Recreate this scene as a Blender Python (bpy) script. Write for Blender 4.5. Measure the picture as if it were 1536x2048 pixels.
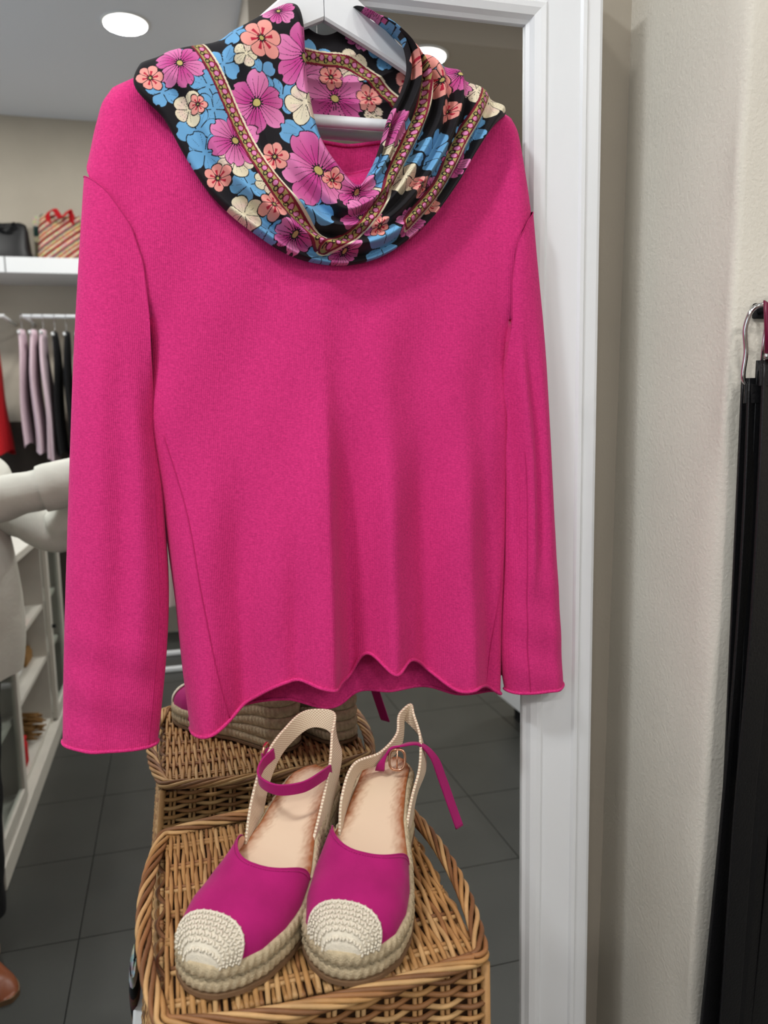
import bpy, bmesh, math, random
import numpy as np
from mathutils import Vector, Matrix

random.seed(7); rng = np.random.default_rng(7)
S = bpy.context.scene
for o in list(bpy.data.objects): bpy.data.objects.remove(o)
COL = S.collection
R = math.radians

# ------------------------------------------------------------------ camera
cd = bpy.data.cameras.new('camera'); cam = bpy.data.objects.new('camera', cd); COL.objects.link(cam)
cd.sensor_fit = 'VERTICAL'; cd.sensor_height = 24.0; cd.sensor_width = 18.0
cd.lens = 1570.0 / 2048.0 * 24.0
YAW, PITCH, ROLL = R(15.2), R(9.34), R(-0.76)
fw = Vector((math.sin(YAW) * math.cos(PITCH), math.cos(YAW) * math.cos(PITCH), -math.sin(PITCH)))
rt0 = Vector((math.cos(YAW), -math.sin(YAW), 0)); up0 = rt0.cross(fw)
rt = rt0 * math.cos(ROLL) + up0 * math.sin(ROLL); up = up0 * math.cos(ROLL) - rt0 * math.sin(ROLL)
M = Matrix((rt, up, -fw)).transposed().to_4x4(); M.translation = Vector((0, 0, 1.40))
cam.matrix_world = M; S.camera = cam; cd.clip_start = 0.02; cd.clip_end = 50
cd.dof.use_dof = True; cd.dof.focus_distance = 0.93; cd.dof.aperture_fstop = 4.0

# ------------------------------------------------------------------ world, lights, exposure
w = bpy.data.worlds.new('world'); S.world = w; w.use_nodes = True
bg = w.node_tree.nodes['Background']; bg.inputs[0].default_value = (0.75, 0.85, 1.0, 1); bg.inputs[1].default_value = 0.35
CEIL = 3.24
def area(name, loc, size, power, color, target=None, shape='DISK', size_y=None):
    l = bpy.data.lights.new(name, 'AREA'); l.shape = shape; l.size = size
    if size_y: l.size_y = size_y
    l.energy = power; l.color = color
    o = bpy.data.objects.new(name, l); COL.objects.link(o); o.location = loc
    if target is not None:
        o.rotation_euler = (Vector(target) - Vector(loc)).to_track_quat('-Z', 'Y').to_euler()
    return o
# added daylight from an invented, unseen window in the left-hand wall
area('added_window_light', (-2.22, -1.3, 1.6), 2.2, 22, (0.82, 0.91, 1.0), (1.2, -.9, 1.4), 'RECTANGLE', 2.0)
DOWNLIGHTS = [(-0.09, -2.13, CEIL), (-1.35, -2.13, CEIL), (-0.62, 0.05, CEIL), (0.38, -0.75, CEIL), (1.25, -1.75, 3.05), (2.2, -1.75, 3.05), (1.65, -0.55, CEIL)]  # only the reflected pair is seen; the rest are guessed, out of view
DOWN_POWER = [20, 20, 8, 4, 19, 18, 8]
ADDED_LAMP_POWER = 15.0
S.view_settings.view_transform = 'Standard'; S.view_settings.look = 'None'
S.view_settings.exposure = 0.0; S.view_settings.gamma = 1.0; S.view_settings.use_curve_mapping = False
S.cycles.max_bounces = 6; S.cycles.diffuse_bounces = 2; S.cycles.glossy_bounces = 4; S.cycles.transmission_bounces = 3; S.cycles.use_adaptive_sampling = True; S.cycles.adaptive_threshold = 0.035

# ------------------------------------------------------------------ materials
def srgb(r, g, b):
    f = lambda c: (c / 255 / 12.92) if c / 255 <= 0.04045 else ((c / 255 + 0.055) / 1.055) ** 2.4
    return (f(r), f(g), f(b), 1)
def mat(name, col, rough=0.6, metal=0.0, var=0.0, vscale=20.0, bump=0.0, bscale=60.0, spec=0.4, sheen=0.0, stretch=None):
    m = bpy.data.materials.new(name); m.use_nodes = True; nt = m.node_tree; N, L = nt.nodes, nt.links
    b = N['Principled BSDF']; b.inputs['Base Color'].default_value = col; b.inputs['Roughness'].default_value = rough
    b.inputs['Metallic'].default_value = metal; b.inputs['Specular IOR Level'].default_value = spec
    if sheen: b.inputs['Sheen Weight'].default_value = sheen; b.inputs['Sheen Roughness'].default_value = 0.4
    tc = N.new('ShaderNodeTexCoord'); vec = tc.outputs['Object']
    if stretch:
        mp = N.new('ShaderNodeMapping'); mp.inputs['Scale'].default_value = stretch; L.new(vec, mp.inputs['Vector']); vec = mp.outputs['Vector']
    if var:
        n = N.new('ShaderNodeTexNoise'); n.inputs['Scale'].default_value = vscale; n.inputs['Detail'].default_value = 4
        L.new(vec, n.inputs['Vector'])
        cr = N.new('ShaderNodeValToRGB'); cr.color_ramp.elements[0].position = 0.3; cr.color_ramp.elements[1].position = 0.7
        cr.color_ramp.elements[0].color = tuple(c * (1 - var) for c in col[:3]) + (1,)
        cr.color_ramp.elements[1].color = tuple(min(1, c * (1 + var)) for c in col[:3]) + (1,)
        L.new(n.outputs['Fac'], cr.inputs['Fac']); L.new(cr.outputs['Color'], b.inputs['Base Color'])
    if bump:
        n2 = N.new('ShaderNodeTexNoise'); n2.inputs['Scale'].default_value = bscale; n2.inputs['Detail'].default_value = 3
        L.new(vec, n2.inputs['Vector'])
        bp = N.new('ShaderNodeBump'); bp.inputs['Strength'].default_value = bump; bp.inputs['Distance'].default_value = 0.002
        L.new(n2.outputs['Fac'], bp.inputs['Height']); L.new(bp.outputs['Normal'], b.inputs['Normal'])
    return m
def emis(name, col, strength):
    m = bpy.data.materials.new(name); m.use_nodes = True; nt = m.node_tree; nt.nodes.clear()
    e = nt.nodes.new('ShaderNodeEmission'); e.inputs[0].default_value = col; e.inputs[1].default_value = strength
    o = nt.nodes.new('ShaderNodeOutputMaterial'); nt.links.new(e.outputs[0], o.inputs[0]); return m
def attr_mat(name, rough=0.7, sheen=0.0, attr='Col'):
    m = bpy.data.materials.new(name); m.use_nodes = True; nt = m.node_tree; b = nt.nodes['Principled BSDF']
    a = nt.nodes.new('ShaderNodeAttribute'); a.attribute_name = attr; nt.links.new(a.outputs['Color'], b.inputs['Base Color'])
    b.inputs['Roughness'].default_value = rough; b.inputs['Specular IOR Level'].default_value = 0.25
    if sheen: b.inputs['Sheen Weight'].default_value = sheen
    return m
def knit_mat(name, col):
    """heathered jersey knit: fine vertical wales in the bump, fleck in the colour"""
    m = bpy.data.materials.new(name); m.use_nodes = True; nt = m.node_tree; N, L = nt.nodes, nt.links; b = N['Principled BSDF']
    tc = N.new('ShaderNodeTexCoord')
    mp = N.new('ShaderNodeMapping'); mp.inputs['Scale'].default_value = (260, 260, 900); L.new(tc.outputs['Object'], mp.inputs['Vector'])
    n = N.new('ShaderNodeTexNoise'); n.inputs['Scale'].default_value = 1.0; n.inputs['Detail'].default_value = 3; L.new(mp.outputs['Vector'], n.inputs['Vector'])
    n3 = N.new('ShaderNodeTexNoise'); n3.inputs['Scale'].default_value = 420; n3.inputs['Detail'].default_value = 2; L.new(tc.outputs['Object'], n3.inputs['Vector'])
    ad = N.new('ShaderNodeMath'); ad.operation = 'ADD'; L.new(n.outputs['Fac'], ad.inputs[0]); L.new(n3.outputs['Fac'], ad.inputs[1])
    cr = N.new('ShaderNodeValToRGB'); cr.color_ramp.elements[0].position = 0.35; cr.color_ramp.elements[1].position = 0.65
    cr.color_ramp.elements[0].color = (col[0] * .84, col[1] * .75, col[2] * .82, 1); cr.color_ramp.elements[1].color = (min(1, col[0] * 1.14), col[1] * 1.35, col[2] * 1.16, 1)
    hf = N.new('ShaderNodeMath'); hf.operation = 'MULTIPLY'; hf.inputs[1].default_value = 0.5; L.new(ad.outputs[0], hf.inputs[0])
    L.new(hf.outputs[0], cr.inputs['Fac']); L.new(cr.outputs['Color'], b.inputs['Base Color'])
    wv = N.new('ShaderNodeTexWave'); wv.bands_direction = 'X'; wv.inputs['Scale'].default_value = 150; wv.inputs['Distortion'].default_value = 1.2; wv.inputs['Detail'].default_value = 1
    L.new(tc.outputs['Object'], wv.inputs['Vector'])
    bp = N.new('ShaderNodeBump'); bp.inputs['Strength'].default_value = 0.35; bp.inputs['Distance'].default_value = 0.0008
    mx = N.new('ShaderNodeMath'); mx.operation = 'ADD'; L.new(wv.outputs['Fac'], mx.inputs[0]); L.new(n.outputs['Fac'], mx.inputs[1])
    L.new(mx.outputs[0], bp.inputs['Height']); L.new(bp.outputs['Normal'], b.inputs['Normal'])
    b.inputs['Roughness'].default_value = 0.85; b.inputs['Specular IOR Level'].default_value = 0.15
    b.inputs['Sheen Weight'].default_value = 0.12; b.inputs['Sheen Tint'].default_value = (1, .55, .75, 1)
    return m
MT = {}
MT['white'] = mat('white_lacquer', srgb(238, 240, 242), 0.32, spec=0.5)
MT['whitewood'] = mat('white_painted_wood', srgb(226, 222, 212), 0.5, var=0.03)
MT['wall'] = mat('beige_plaster', srgb(198, 189, 174), 0.9, var=0.035, vscale=5, bump=0.2, bscale=200, spec=0.1)
MT['wallrough'] = mat('rough_beige_plaster', srgb(234, 228, 215), 0.9, var=0.03, vscale=6, bump=0.45, bscale=210, spec=0.1)
MT['ceil'] = mat('ceiling_paint', srgb(228, 231, 238), 0.9)
MT['taupe'] = mat('taupe_paint', srgb(172, 163, 152), 0.9)
MT['tile'] = mat('dark_floor_tile', srgb(62, 63, 60), 0.42, var=0.10, vscale=5, bump=0.1, bscale=60, spec=0.4)
MT['grout'] = mat('floor_grout', srgb(40, 40, 38), 0.9)
MT['pink'] = knit_mat('fuchsia_knit', srgb(214, 48, 123))
MT['pinkseam'] = mat('fuchsia_seam_thread', srgb(190, 30, 104), 0.85)
MT['scarf'] = attr_mat('printed_floral_cloth', 0.75, 0.05)
MT['magenta'] = mat('magenta_suede', srgb(166, 28, 104), 0.85, var=0.10, vscale=30, bump=0.15, bscale=500, spec=0.15, sheen=0.15)
MT['lining'] = mat('tan_leather_lining', srgb(232, 180, 150), 0.6)
MT['jute'] = mat('natural_jute_rope', srgb(196, 178, 146), 0.9, var=0.18, vscale=160, bump=0.8, bscale=900, spec=0.1)
MT['crochet'] = mat('cream_crochet_cotton', srgb(226, 216, 196), 0.85, var=0.06, vscale=200, bump=0.4, bscale=900)
MT['rubber'] = mat('brown_rubber_outsole', srgb(120, 92, 66), 0.7)
MT['insole'] = attr_mat('burnished_leather_insole', 0.55)
MT['gold'] = mat('rose_gold_metal', srgb(222, 170, 140), 0.22, 1.0)
MT['chrome'] = mat('polished_chrome', srgb(215, 215, 218), 0.12, 1.0)
MT['burg'] = mat('burgundy_enamel', srgb(120, 22, 60), 0.3)
MT['blackleather'] = mat('black_leather', srgb(20, 20, 22), 0.42, bump=0.3, bscale=300)
MT['blackcloth'] = mat('black_cloth', srgb(18, 18, 21), 0.9)
MT['wick'] = [mat('wicker_tan_%s' % n, srgb(*c), 0.55, var=0.16, vscale=30, bump=0.2, bscale=300, spec=0.35)
              for n, c in (('honey', (174, 130, 80)), ('pale', (192, 152, 102)), ('brown', (150, 104, 64)), ('dark', (124, 84, 52)))]
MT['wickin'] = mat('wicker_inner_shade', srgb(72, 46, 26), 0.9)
MT['blouse'] = mat('white_linen', srgb(226, 224, 214), 0.9, var=0.04, bump=0.4, bscale=90)
MT['skin'] = mat('skin', srgb(214, 168, 140), 0.55)
MT['hair'] = mat('brown_hair', srgb(70, 46, 30), 0.6, var=0.25, vscale=60, stretch=(1, 1, 0.1))
MT['brownleather'] = mat('brown_leather', srgb(128, 66, 34), 0.35, var=0.12)
MT['red'] = mat('red_cloth', srgb(196, 18, 30), 0.85)
MT['lilac'] = mat('lilac_cloth', srgb(220, 196, 206), 0.85)
MT['curtain'] = mat('pale_pink_curtain_cloth', srgb(214, 196, 192), 0.9)
MT['raffia'] = mat('brown_raffia', srgb(150, 112, 64), 0.8, var=0.25, vscale=60, stretch=(1, 8, 8))
MT['mint'] = mat('mint_paper', srgb(150, 205, 185), 0.7)
MT['phone'] = mat('phone_black_glass', srgb(14, 14, 16), 0.15)

def glass_mat():
    m = bpy.data.materials.new('clear_cabinet_glass'); m.use_nodes = True; nt = m.node_tree; N, L = nt.nodes, nt.links; N.clear()
    t = N.new('ShaderNodeBsdfTransparent'); t.inputs[0].default_value = (.93, .96, .95, 1)
    g = N.new('ShaderNodeBsdfGlossy'); g.inputs['Roughness'].default_value = 0.02
    mx = N.new('ShaderNodeMixShader'); mx.inputs[0].default_value = 0.12; o = N.new('ShaderNodeOutputMaterial')
    L.new(t.outputs[0], mx.inputs[1]); L.new(g.outputs[0], mx.inputs[2]); L.new(mx.outputs[0], o.inputs[0]); return m
MT['glass'] = glass_mat()
def mirror_mat():
    m = bpy.data.materials.new('silvered_mirror_glass'); m.use_nodes = True; nt = m.node_tree; N, L = nt.nodes, nt.links; N.clear()
    g = N.new('ShaderNodeBsdfGlossy'); g.inputs['Roughness'].default_value = 0.0; g.inputs['Color'].default_value = (.80, .81, .80, 1)
    o = N.new('ShaderNodeOutputMaterial'); L.new(g.outputs[0], o.inputs[0]); return m
MT['mirror'] = mirror_mat()
def gingham_mat():
    m = bpy.data.materials.new('cream_gingham_webbing'); m.use_nodes = True; nt = m.node_tree; N, L = nt.nodes, nt.links; b = N['Principled BSDF']
    uv = N.new('ShaderNodeUVMap'); ck = N.new('ShaderNodeTexChecker'); ck.inputs['Scale'].default_value = 620
    ck.inputs['Color1'].default_value = srgb(236, 222, 196); ck.inputs['Color2'].default_value = srgb(198, 166, 140)
    L.new(uv.outputs[0], ck.inputs['Vector']); L.new(ck.outputs['Color'], b.inputs['Base Color'])
    bp = N.new('ShaderNodeBump'); bp.inputs['Strength'].default_value = 0.5; bp.inputs['Distance'].default_value = 0.0006
    L.new(ck.outputs['Fac'], bp.inputs['Height']); L.new(bp.outputs['Normal'], b.inputs['Normal']); b.inputs['Roughness'].default_value = 0.9
    return m
MT['gingham'] = gingham_mat()
def band_mat(name, axis, cols, scale, bandpos=None):
    """woven stripes: hard colour bands along one object axis, with a dotted weave"""
    m = bpy.data.materials.new(name); m.use_nodes = True; nt = m.node_tree; N, L = nt.nodes, nt.links; b = N['Principled BSDF']
    tc = N.new('ShaderNodeTexCoord'); mp = N.new('ShaderNodeMapping'); mp.inputs['Rotation'].default_value = axis; L.new(tc.outputs['Object'], mp.inputs['Vector'])
    sp = N.new('ShaderNodeSeparateXYZ'); L.new(mp.outputs['Vector'], sp.inputs[0])
    mu = N.new('ShaderNodeMath'); mu.operation = 'MULTIPLY'; mu.inputs[1].default_value = scale; L.new(sp.outputs[2], mu.inputs[0])
    fr = N.new('ShaderNodeMath'); fr.operation = 'FRACT'; L.new(mu.outputs[0], fr.inputs[0])
    cr = N.new('ShaderNodeValToRGB'); cr.color_ramp.interpolation = 'CONSTANT'
    els = cr.color_ramp.elements
    while len(els) < len(cols): els.new(0.5)
    for i, c in enumerate(cols): els[i].position = i / len(cols); els[i].color = c
    L.new(fr.outputs[0], cr.inputs['Fac'])
    vo = N.new('ShaderNodeTexVoronoi'); vo.inputs['Scale'].default_value = 90; L.new(tc.outputs['Object'], vo.inputs['Vector'])
    mx = N.new('ShaderNodeMix'); mx.data_type = 'RGBA'; mx.blend_type = 'MULTIPLY'; mx.inputs[0].default_value = 0.45
    L.new(cr.outputs['Color'], mx.inputs[6]); L.new(vo.outputs['Color'], mx.inputs[7]); L.new(mx.outputs[2], b.inputs['Base Color'])
    b.inputs['Roughness'].default_value = 0.9; return m

# ------------------------------------------------------------------ mesh helpers
def link(o, parent=None, label=None, cat=None, group=None, kind=None):
    COL.objects.link(o)
    if parent is not None: o.parent = parent
    if label: o['label'] = label
    if cat: o['category'] = cat
    if group: o['group'] = group
    if kind: o['kind'] = kind
    return o
def me(name, v, f, m, smooth=True):
    d = bpy.data.meshes.new(name); d.from_pydata([tuple(map(float, p)) for p in v], [], [tuple(map(int, q)) for q in f]); d.update()
    if m is not None: d.materials.append(m)
    if smooth: d.polygons.foreach_set('use_smooth', [True] * len(d.polygons))
    return d
def ob(name, v, f, m, parent=None, smooth=True, **kw):
    return link(bpy.data.objects.new(name, me(name, v, f, m, smooth)), parent, **kw)
def empty(name, loc=(0, 0, 0), rz=0.0, parent=None, **kw):
    o = bpy.data.objects.new(name, None); o.empty_display_size = 0.05; o.location = loc; o.rotation_euler = (0, 0, rz)
    return link(o, parent, **kw)
def boxv(x0, x1, y0, y1, z0, z1):
    v = [(x, y, z) for z in (z0, z1) for y in (y0, y1) for x in (x0, x1)]
    f = [(0, 2, 3, 1), (4, 5, 7, 6), (0, 1, 5, 4), (2, 6, 7, 3), (0, 4, 6, 2), (1, 3, 7, 5)]
    return v, f
def box(name, x0, x1, y0, y1, z0, z1, m, parent=None, bev=0.0, seg=2, **kw):
    v, f = boxv(x0, x1, y0, y1, z0, z1); d = me(name, v, f, m, False)
    if bev:
        bm = bmesh.new(); bm.from_mesh(d); bmesh.ops.bevel(bm, geom=bm.edges[:], offset=bev, segments=seg, profile=0.5, affect='EDGES'); bm.to_mesh(d); bm.free()
    return link(bpy.data.objects.new(name, d), parent, **kw)
def spline(pts, n, closed=False):
    """centripetal-ish Catmull-Rom through pts, n samples evenly spread by chord length"""
    P = np.asarray(pts, float)
    if closed: P = np.vstack([P, P[:1]])
    d = np.r_[0, np.cumsum(np.linalg.norm(np.diff(P, axis=0), axis=1))]
    t = np.linspace(0, d[-1], n, endpoint=not closed)
    return hermite(d, P, t, closed)
def hermite(k, P, t, closed=False):
    k = np.asarray(k, float); P = np.asarray(P, float); t = np.asarray(t, float)
    if P.ndim == 1: P = P[:, None]; sq = True
    else: sq = False
    h = np.diff(k)[:, None]; s = np.diff(P, axis=0) / h
    m = np.zeros_like(P); m[1:-1] = (s[:-1] * h[1:] + s[1:] * h[:-1]) / (h[:-1] + h[1:]); m[0] = s[0]; m[-1] = s[-1]
    if closed: m[0] = m[-1] = (s[0] + s[-1]) / 2
    i = np.clip(np.searchsorted(k, t, side='right') - 1, 0, len(k) - 2); hh = h[i]; x = ((t - k[i]) / h[i, 0])[:, None]
    r = (2 * x**3 - 3 * x**2 + 1) * P[i] + (x**3 - 2 * x**2 + x) * hh * m[i] + (-2 * x**3 + 3 * x**2) * P[i + 1] + (x**3 - x**2) * hh * m[i + 1]
    return r[:, 0] if sq else r
def frames(P, closed=False):
    T = np.gradient(P, axis=0)
    if closed: T = np.roll(P, -1, 0) - np.roll(P, 1, 0)
    T /= np.linalg.norm(T, axis=1)[:, None] + 1e-12
    a = np.array([0, 0, 1.0]); 
    if abs(T[0] @ a) > 0.9: a = np.array([1.0, 0, 0])
    N = np.zeros_like(P); n = a - T[0] * (a @ T[0]); n /= np.linalg.norm(n); N[0] = n
    for i in range(1, len(P)):
        n = N[i - 1] - T[i] * (N[i - 1] @ T[i]); n /= np.linalg.norm(n) + 1e-12; N[i] = n
    return T, N, np.cross(T, N)
def tubev(P, r, sides=6, closed=False, caps=True):
    P = np.asarray(P, float); n = len(P); r = np.broadcast_to(np.asarray(r, float), (n,))
    T, N, B = frames(P, closed); a = np.arange(sides) * 2 * np.pi / sides
    V = (P[:, None] + r[:, None, None] * (np.cos(a)[None, :, None] * N[:, None] + np.sin(a)[None, :, None] * B[:, None])).reshape(-1, 3)
    F = []
    for i in range(n if closed else n - 1):
        j = (i + 1) % n
        for k in range(sides):
            l = (k + 1) % sides; F.append((i * sides + k, i * sides + l, j * sides + l, j * sides + k))
    if caps and not closed:
        F.append(tuple(range(sides - 1, -1, -1))); F.append(tuple((n - 1) * sides + k for k in range(sides)))
    return V, F
def tube(name, P, r, m, parent=None, sides=6, closed=False, **kw):
    v, f = tubev(P, r, sides, closed); return ob(name, v, f, m, parent, **kw)
def gridf(nu, nv, cu=False, flip=False):
    F = []
    for i in range(nu if cu else nu - 1):
        for j in range(nv - 1):
            a, b = i * nv + j, ((i + 1) % nu) * nv + j
            F.append((a, a + 1, b + 1, b) if flip else (a, b, b + 1, a + 1))
    return F
def join(parts):
    V, F, o = [], [], 0
    for v, f in parts:
        V += [tuple(p) for p in v]; F += [tuple(i + o for i in q) for q in f]; o += len(v)
    return V, F
def ribbon(name, P, W, th, m, parent=None, n=60, uvscale=1.0, **kw):
    """flat strap with thickness: centre path P, half-width vectors W at the same control points"""
    P = np.asarray(P, float); W = np.asarray(W, float)
    d = np.r_[0, np.cumsum(np.linalg.norm(np.diff(P, axis=0), axis=1))]; t = np.linspace(0, d[-1], n)
    C = hermite(d, P, t); H = hermite(d, W, t)
    T = np.gradient(C, axis=0); T /= np.linalg.norm(T, axis=1)[:, None]
    Nn = np.cross(T, H); Nn /= np.linalg.norm(Nn, axis=1)[:, None] + 1e-9
    ring = []
    for s, k in ((-1, -1), (-.96, -1.0), (0, -1.15), (.96, -1.0), (1, -1), (1, 1), (.96, 1), (0, 1.15), (-.96, 1), (-1, 1)):
        ring.append(C + H * s + Nn * (k * th / 2))
    V = np.stack(ring, 1).reshape(-1, 3); k = len(ring); F = []
    for i in range(n - 1):
        for j in range(k): F.append((i * k + j, i * k + (j + 1) % k, (i + 1) * k + (j + 1) % k, (i + 1) * k + j))
    F.append(tuple(range(k - 1, -1, -1))); F.append(tuple((n - 1) * k + j for j in range(k)))
    o = ob(name, V, F, m, parent, **kw)
    uvl = o.data.uv_layers.new(name='UVMap'); hw = np.linalg.norm(H, axis=1); ss = [-1, -.96, 0, .96, 1, 1, .96, 0, -.96, -1]
    for li, l in enumerate(o.data.loops):
        i, j = divmod(l.vertex_index, k); uvl.data[li].uv = (t[i], ss[j] * hw[i])
    return o
def setcol(d, C):
    a = d.color_attributes.new(name='Col', type='FLOAT_COLOR', domain='POINT')
    a.data.foreach_set('color', np.c_[C, np.ones(len(C))].astype(np.float32).ravel())
ss = lambda x: (lambda c: c * c * (3 - 2 * c))(np.clip(x, 0, 1))

# ================================================================== THE ROOM
XL, XR, YB, YW = -2.3, 3.0, -3.4, 1.06
PX, PY = 0.655, 0.818
T = 0.427
fl = box('floor', XL, XR, YB, YW, -0.05, -0.006, MT['grout'], kind='structure')
tv, tf = boxv(-T / 2 + .0015, T / 2 - .0015, -T / 2 + .0015, T / 2 - .0015, -0.006, 0.0)
tmesh = me('tile', tv, tf, MT['tile'], False)
i = 0
for ix in range(-5, 8):
    for iy in range(-8, 4):
        cx, cy = -0.307 + T * (ix + .5), -0.18 + T * (iy + .5)
        x0, x1, y0, y1 = max(cx - T / 2, XL), min(cx + T / 2, XR), max(cy - T / 2, YB), min(cy + T / 2, YW)
        if x1 - x0 < .03 or y1 - y0 < .03: continue
        if x1 - x0 > T - .01 and y1 - y0 > T - .01:
            o = bpy.data.objects.new('tile', tmesh); o.location = (cx, cy, 0); link(o, fl)
        else:
            box('tile', x0 + .0015, x1 - .0015, y0 + .0015, y1 - .0015, -0.006, 0, MT['tile'], fl)
box('ceiling', XL, XR, YB, YW, CEIL, CEIL + .1, MT['ceil'], kind='structure')
box('ceiling_drop', 0.42, XR, YB, -1.60, 3.05, CEIL, MT['taupe'], kind='structure')
box('wall_back', XL - .1, XR + .1, YB - .1, YB, 0, CEIL, MT['wall'], kind='structure')
box('wall_right', XR, XR + .1, YB, YW, 0, CEIL, MT['wall'], kind='structure')
box('wall_front', XL - .1, XR + .1, YW, YW + .1, 0, CEIL, MT['wall'], kind='structure')
# left-hand wall with the added window, out of view: four pieces round the opening
wv = [boxv(XL - .1, XL, YB, -2.5, 0, CEIL), boxv(XL - .1, XL, -.1, YW, 0, CEIL), boxv(XL - .1, XL, -2.5, -.1, 0, .5), boxv(XL - .1, XL, -2.5, -.1, 2.7, CEIL)]
ob('wall_left', *join(wv), MT['wall'], smooth=False, kind='structure')
wf = [boxv(XL - .1, XL + .02, -2.5, -2.44, .5, 2.7), boxv(XL - .1, XL + .02, -.16, -.1, .5, 2.7), boxv(XL - .1, XL + .02, -2.44, -.16, .5, .56), boxv(XL - .1, XL + .02, -2.44, -.16, 2.64, 2.7)]
win = ob('window_added', *join(wf), MT['white'], smooth=False, kind='structure')
box('pane', XL - .05, XL - .044, -2.44, -.16, .56, 2.64, MT['glass'], win)
# the plaster pier right of the mirror: its shaded flank and its rough front face
def plaster_pier():
    n, mz = 60, 130
    zs = np.linspace(0, CEIL, mz); V = []; 
    for z in zs:
        wob = 0.0022 * math.sin(z * 7.3) + 0.0016 * math.sin(z * 17 + 1) + 0.001 * math.sin(z * 41)
        if 1.15 < z < 1.40: wob += 0.003 * math.sin((z - 1.15) / .25 * math.pi)
        prof = [(PX + .001, YW)] + [(PX + 0.0012 * math.sin(z * 5 + y * 9), y) for y in np.linspace(YW - .03, PY + .012, 8)]
        prof += [(PX + .001 + wob, PY + .006), (PX + .004 + wob, PY + .0015 + wob * .3), (PX + .010, PY)]
        prof += [(x, PY + 0.0012 * math.sin(x * 31 + z * 11)) for x in np.linspace(PX + .03, 1.5, 14)] + [(1.5, YW)]
        V += [(x, y, z) for x, y in prof]
    k = len(prof); F = [(i * k + j, i * k + j + 1, (i + 1) * k + j + 1, (i + 1) * k + j) for i in range(mz - 1) for j in range(k - 1)]
    return V, F
ob('wall_pier', *plaster_pier(), MT['wallrough'], kind='structure')

def downlight(i, p, power):
    x, y, z = p
    where = ['round white ceiling downlight reflected in the upper left of the mirror', 'guessed round white ceiling downlight, out of view, over the bag shelf', 'guessed round white ceiling downlight, out of view, above the left of the mirror',
             'guessed round white ceiling downlight, out of view, above the photographer', 'round white downlight in the taupe dropped ceiling, reflected beside the hanger', 'guessed round white downlight, out of view, further right in the taupe dropped ceiling', 'guessed round white ceiling downlight, out of view, in front of the plaster pier'][i]
    e = empty('ceiling_downlight', (x, y, z), label=where, cat='ceiling light', group='ceiling downlights')
    n = 40; a = np.arange(n) * 2 * np.pi / n
    rings = [(.112, 0), (.112, -.004), (.106, -.008), (.100, -.008), (.099, -.004)]
    V = [(r * math.cos(t), r * math.sin(t), zz) for r, zz in rings for t in a]
    F = [(k * n + j, k * n + (j + 1) % n, (k + 1) * n + (j + 1) % n, (k + 1) * n + j) for k in range(len(rings) - 1) for j in range(n)]
    ob('trim_ring', V, F, MT['white'], e)
    V = [(.0995 * math.cos(t), .0995 * math.sin(t), -.005) for t in a]
    ob('diffuser', V, [tuple(range(n - 1, -1, -1))], MTL, e, smooth=False)
    l = area('lamp', (0, 0, -.012), .19, power, (1.0, 0.975, 0.94)); l.parent = e
MTL = emis('lit_diffuser', (1, .98, .93, 1), 6.0); MTL.cycles.emission_sampling = 'NONE'
for i, (p, pw) in enumerate(zip(DOWNLIGHTS, DOWN_POWER)): downlight(i, p, pw)
def pendant(x, y, z, power):  # added lamp, out of view, to brighten the upper mirror and the pier
    e = empty('added_pendant_lamp', (x, y, z), label='added white pendant lamp, out of view, lighting the mirror from in front', cat='lamp')
    tube('cord', [(0, 0, .10), (0, 0, CEIL - z - .01)], .003, MT['white'], e, 8); tube('ceiling_rose', [(0, 0, CEIL - z - .02), (0, 0, CEIL - z - .001)], .05, MT['white'], e, 20)
    n = 32; V = [(r * math.cos(2 * math.pi * j / n), r * math.sin(2 * math.pi * j / n), zz) for r, zz in ((.012, .11), (.03, .10), (.08, .06), (.115, .01), (.12, 0), (.116, 0), (.076, .056), (.012, .095)) for j in range(n)]
    ob('shade', V, [(k * n + j, k * n + (j + 1) % n, (k + 1) * n + (j + 1) % n, (k + 1) * n + j) for k in range(7) for j in range(n)], MT['white'], e)
    ob('diffuser', [(.108 * math.cos(2 * math.pi * j / n), .108 * math.sin(2 * math.pi * j / n), .012) for j in range(n)], [tuple(range(n - 1, -1, -1))], MTL, e, smooth=False)
    l = area('lamp', (0, 0, .004), .20, power, (.95, .98, 1.0)); l.parent = e
pendant(-.74, .20, 2.64, ADDED_LAMP_POWER)

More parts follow.
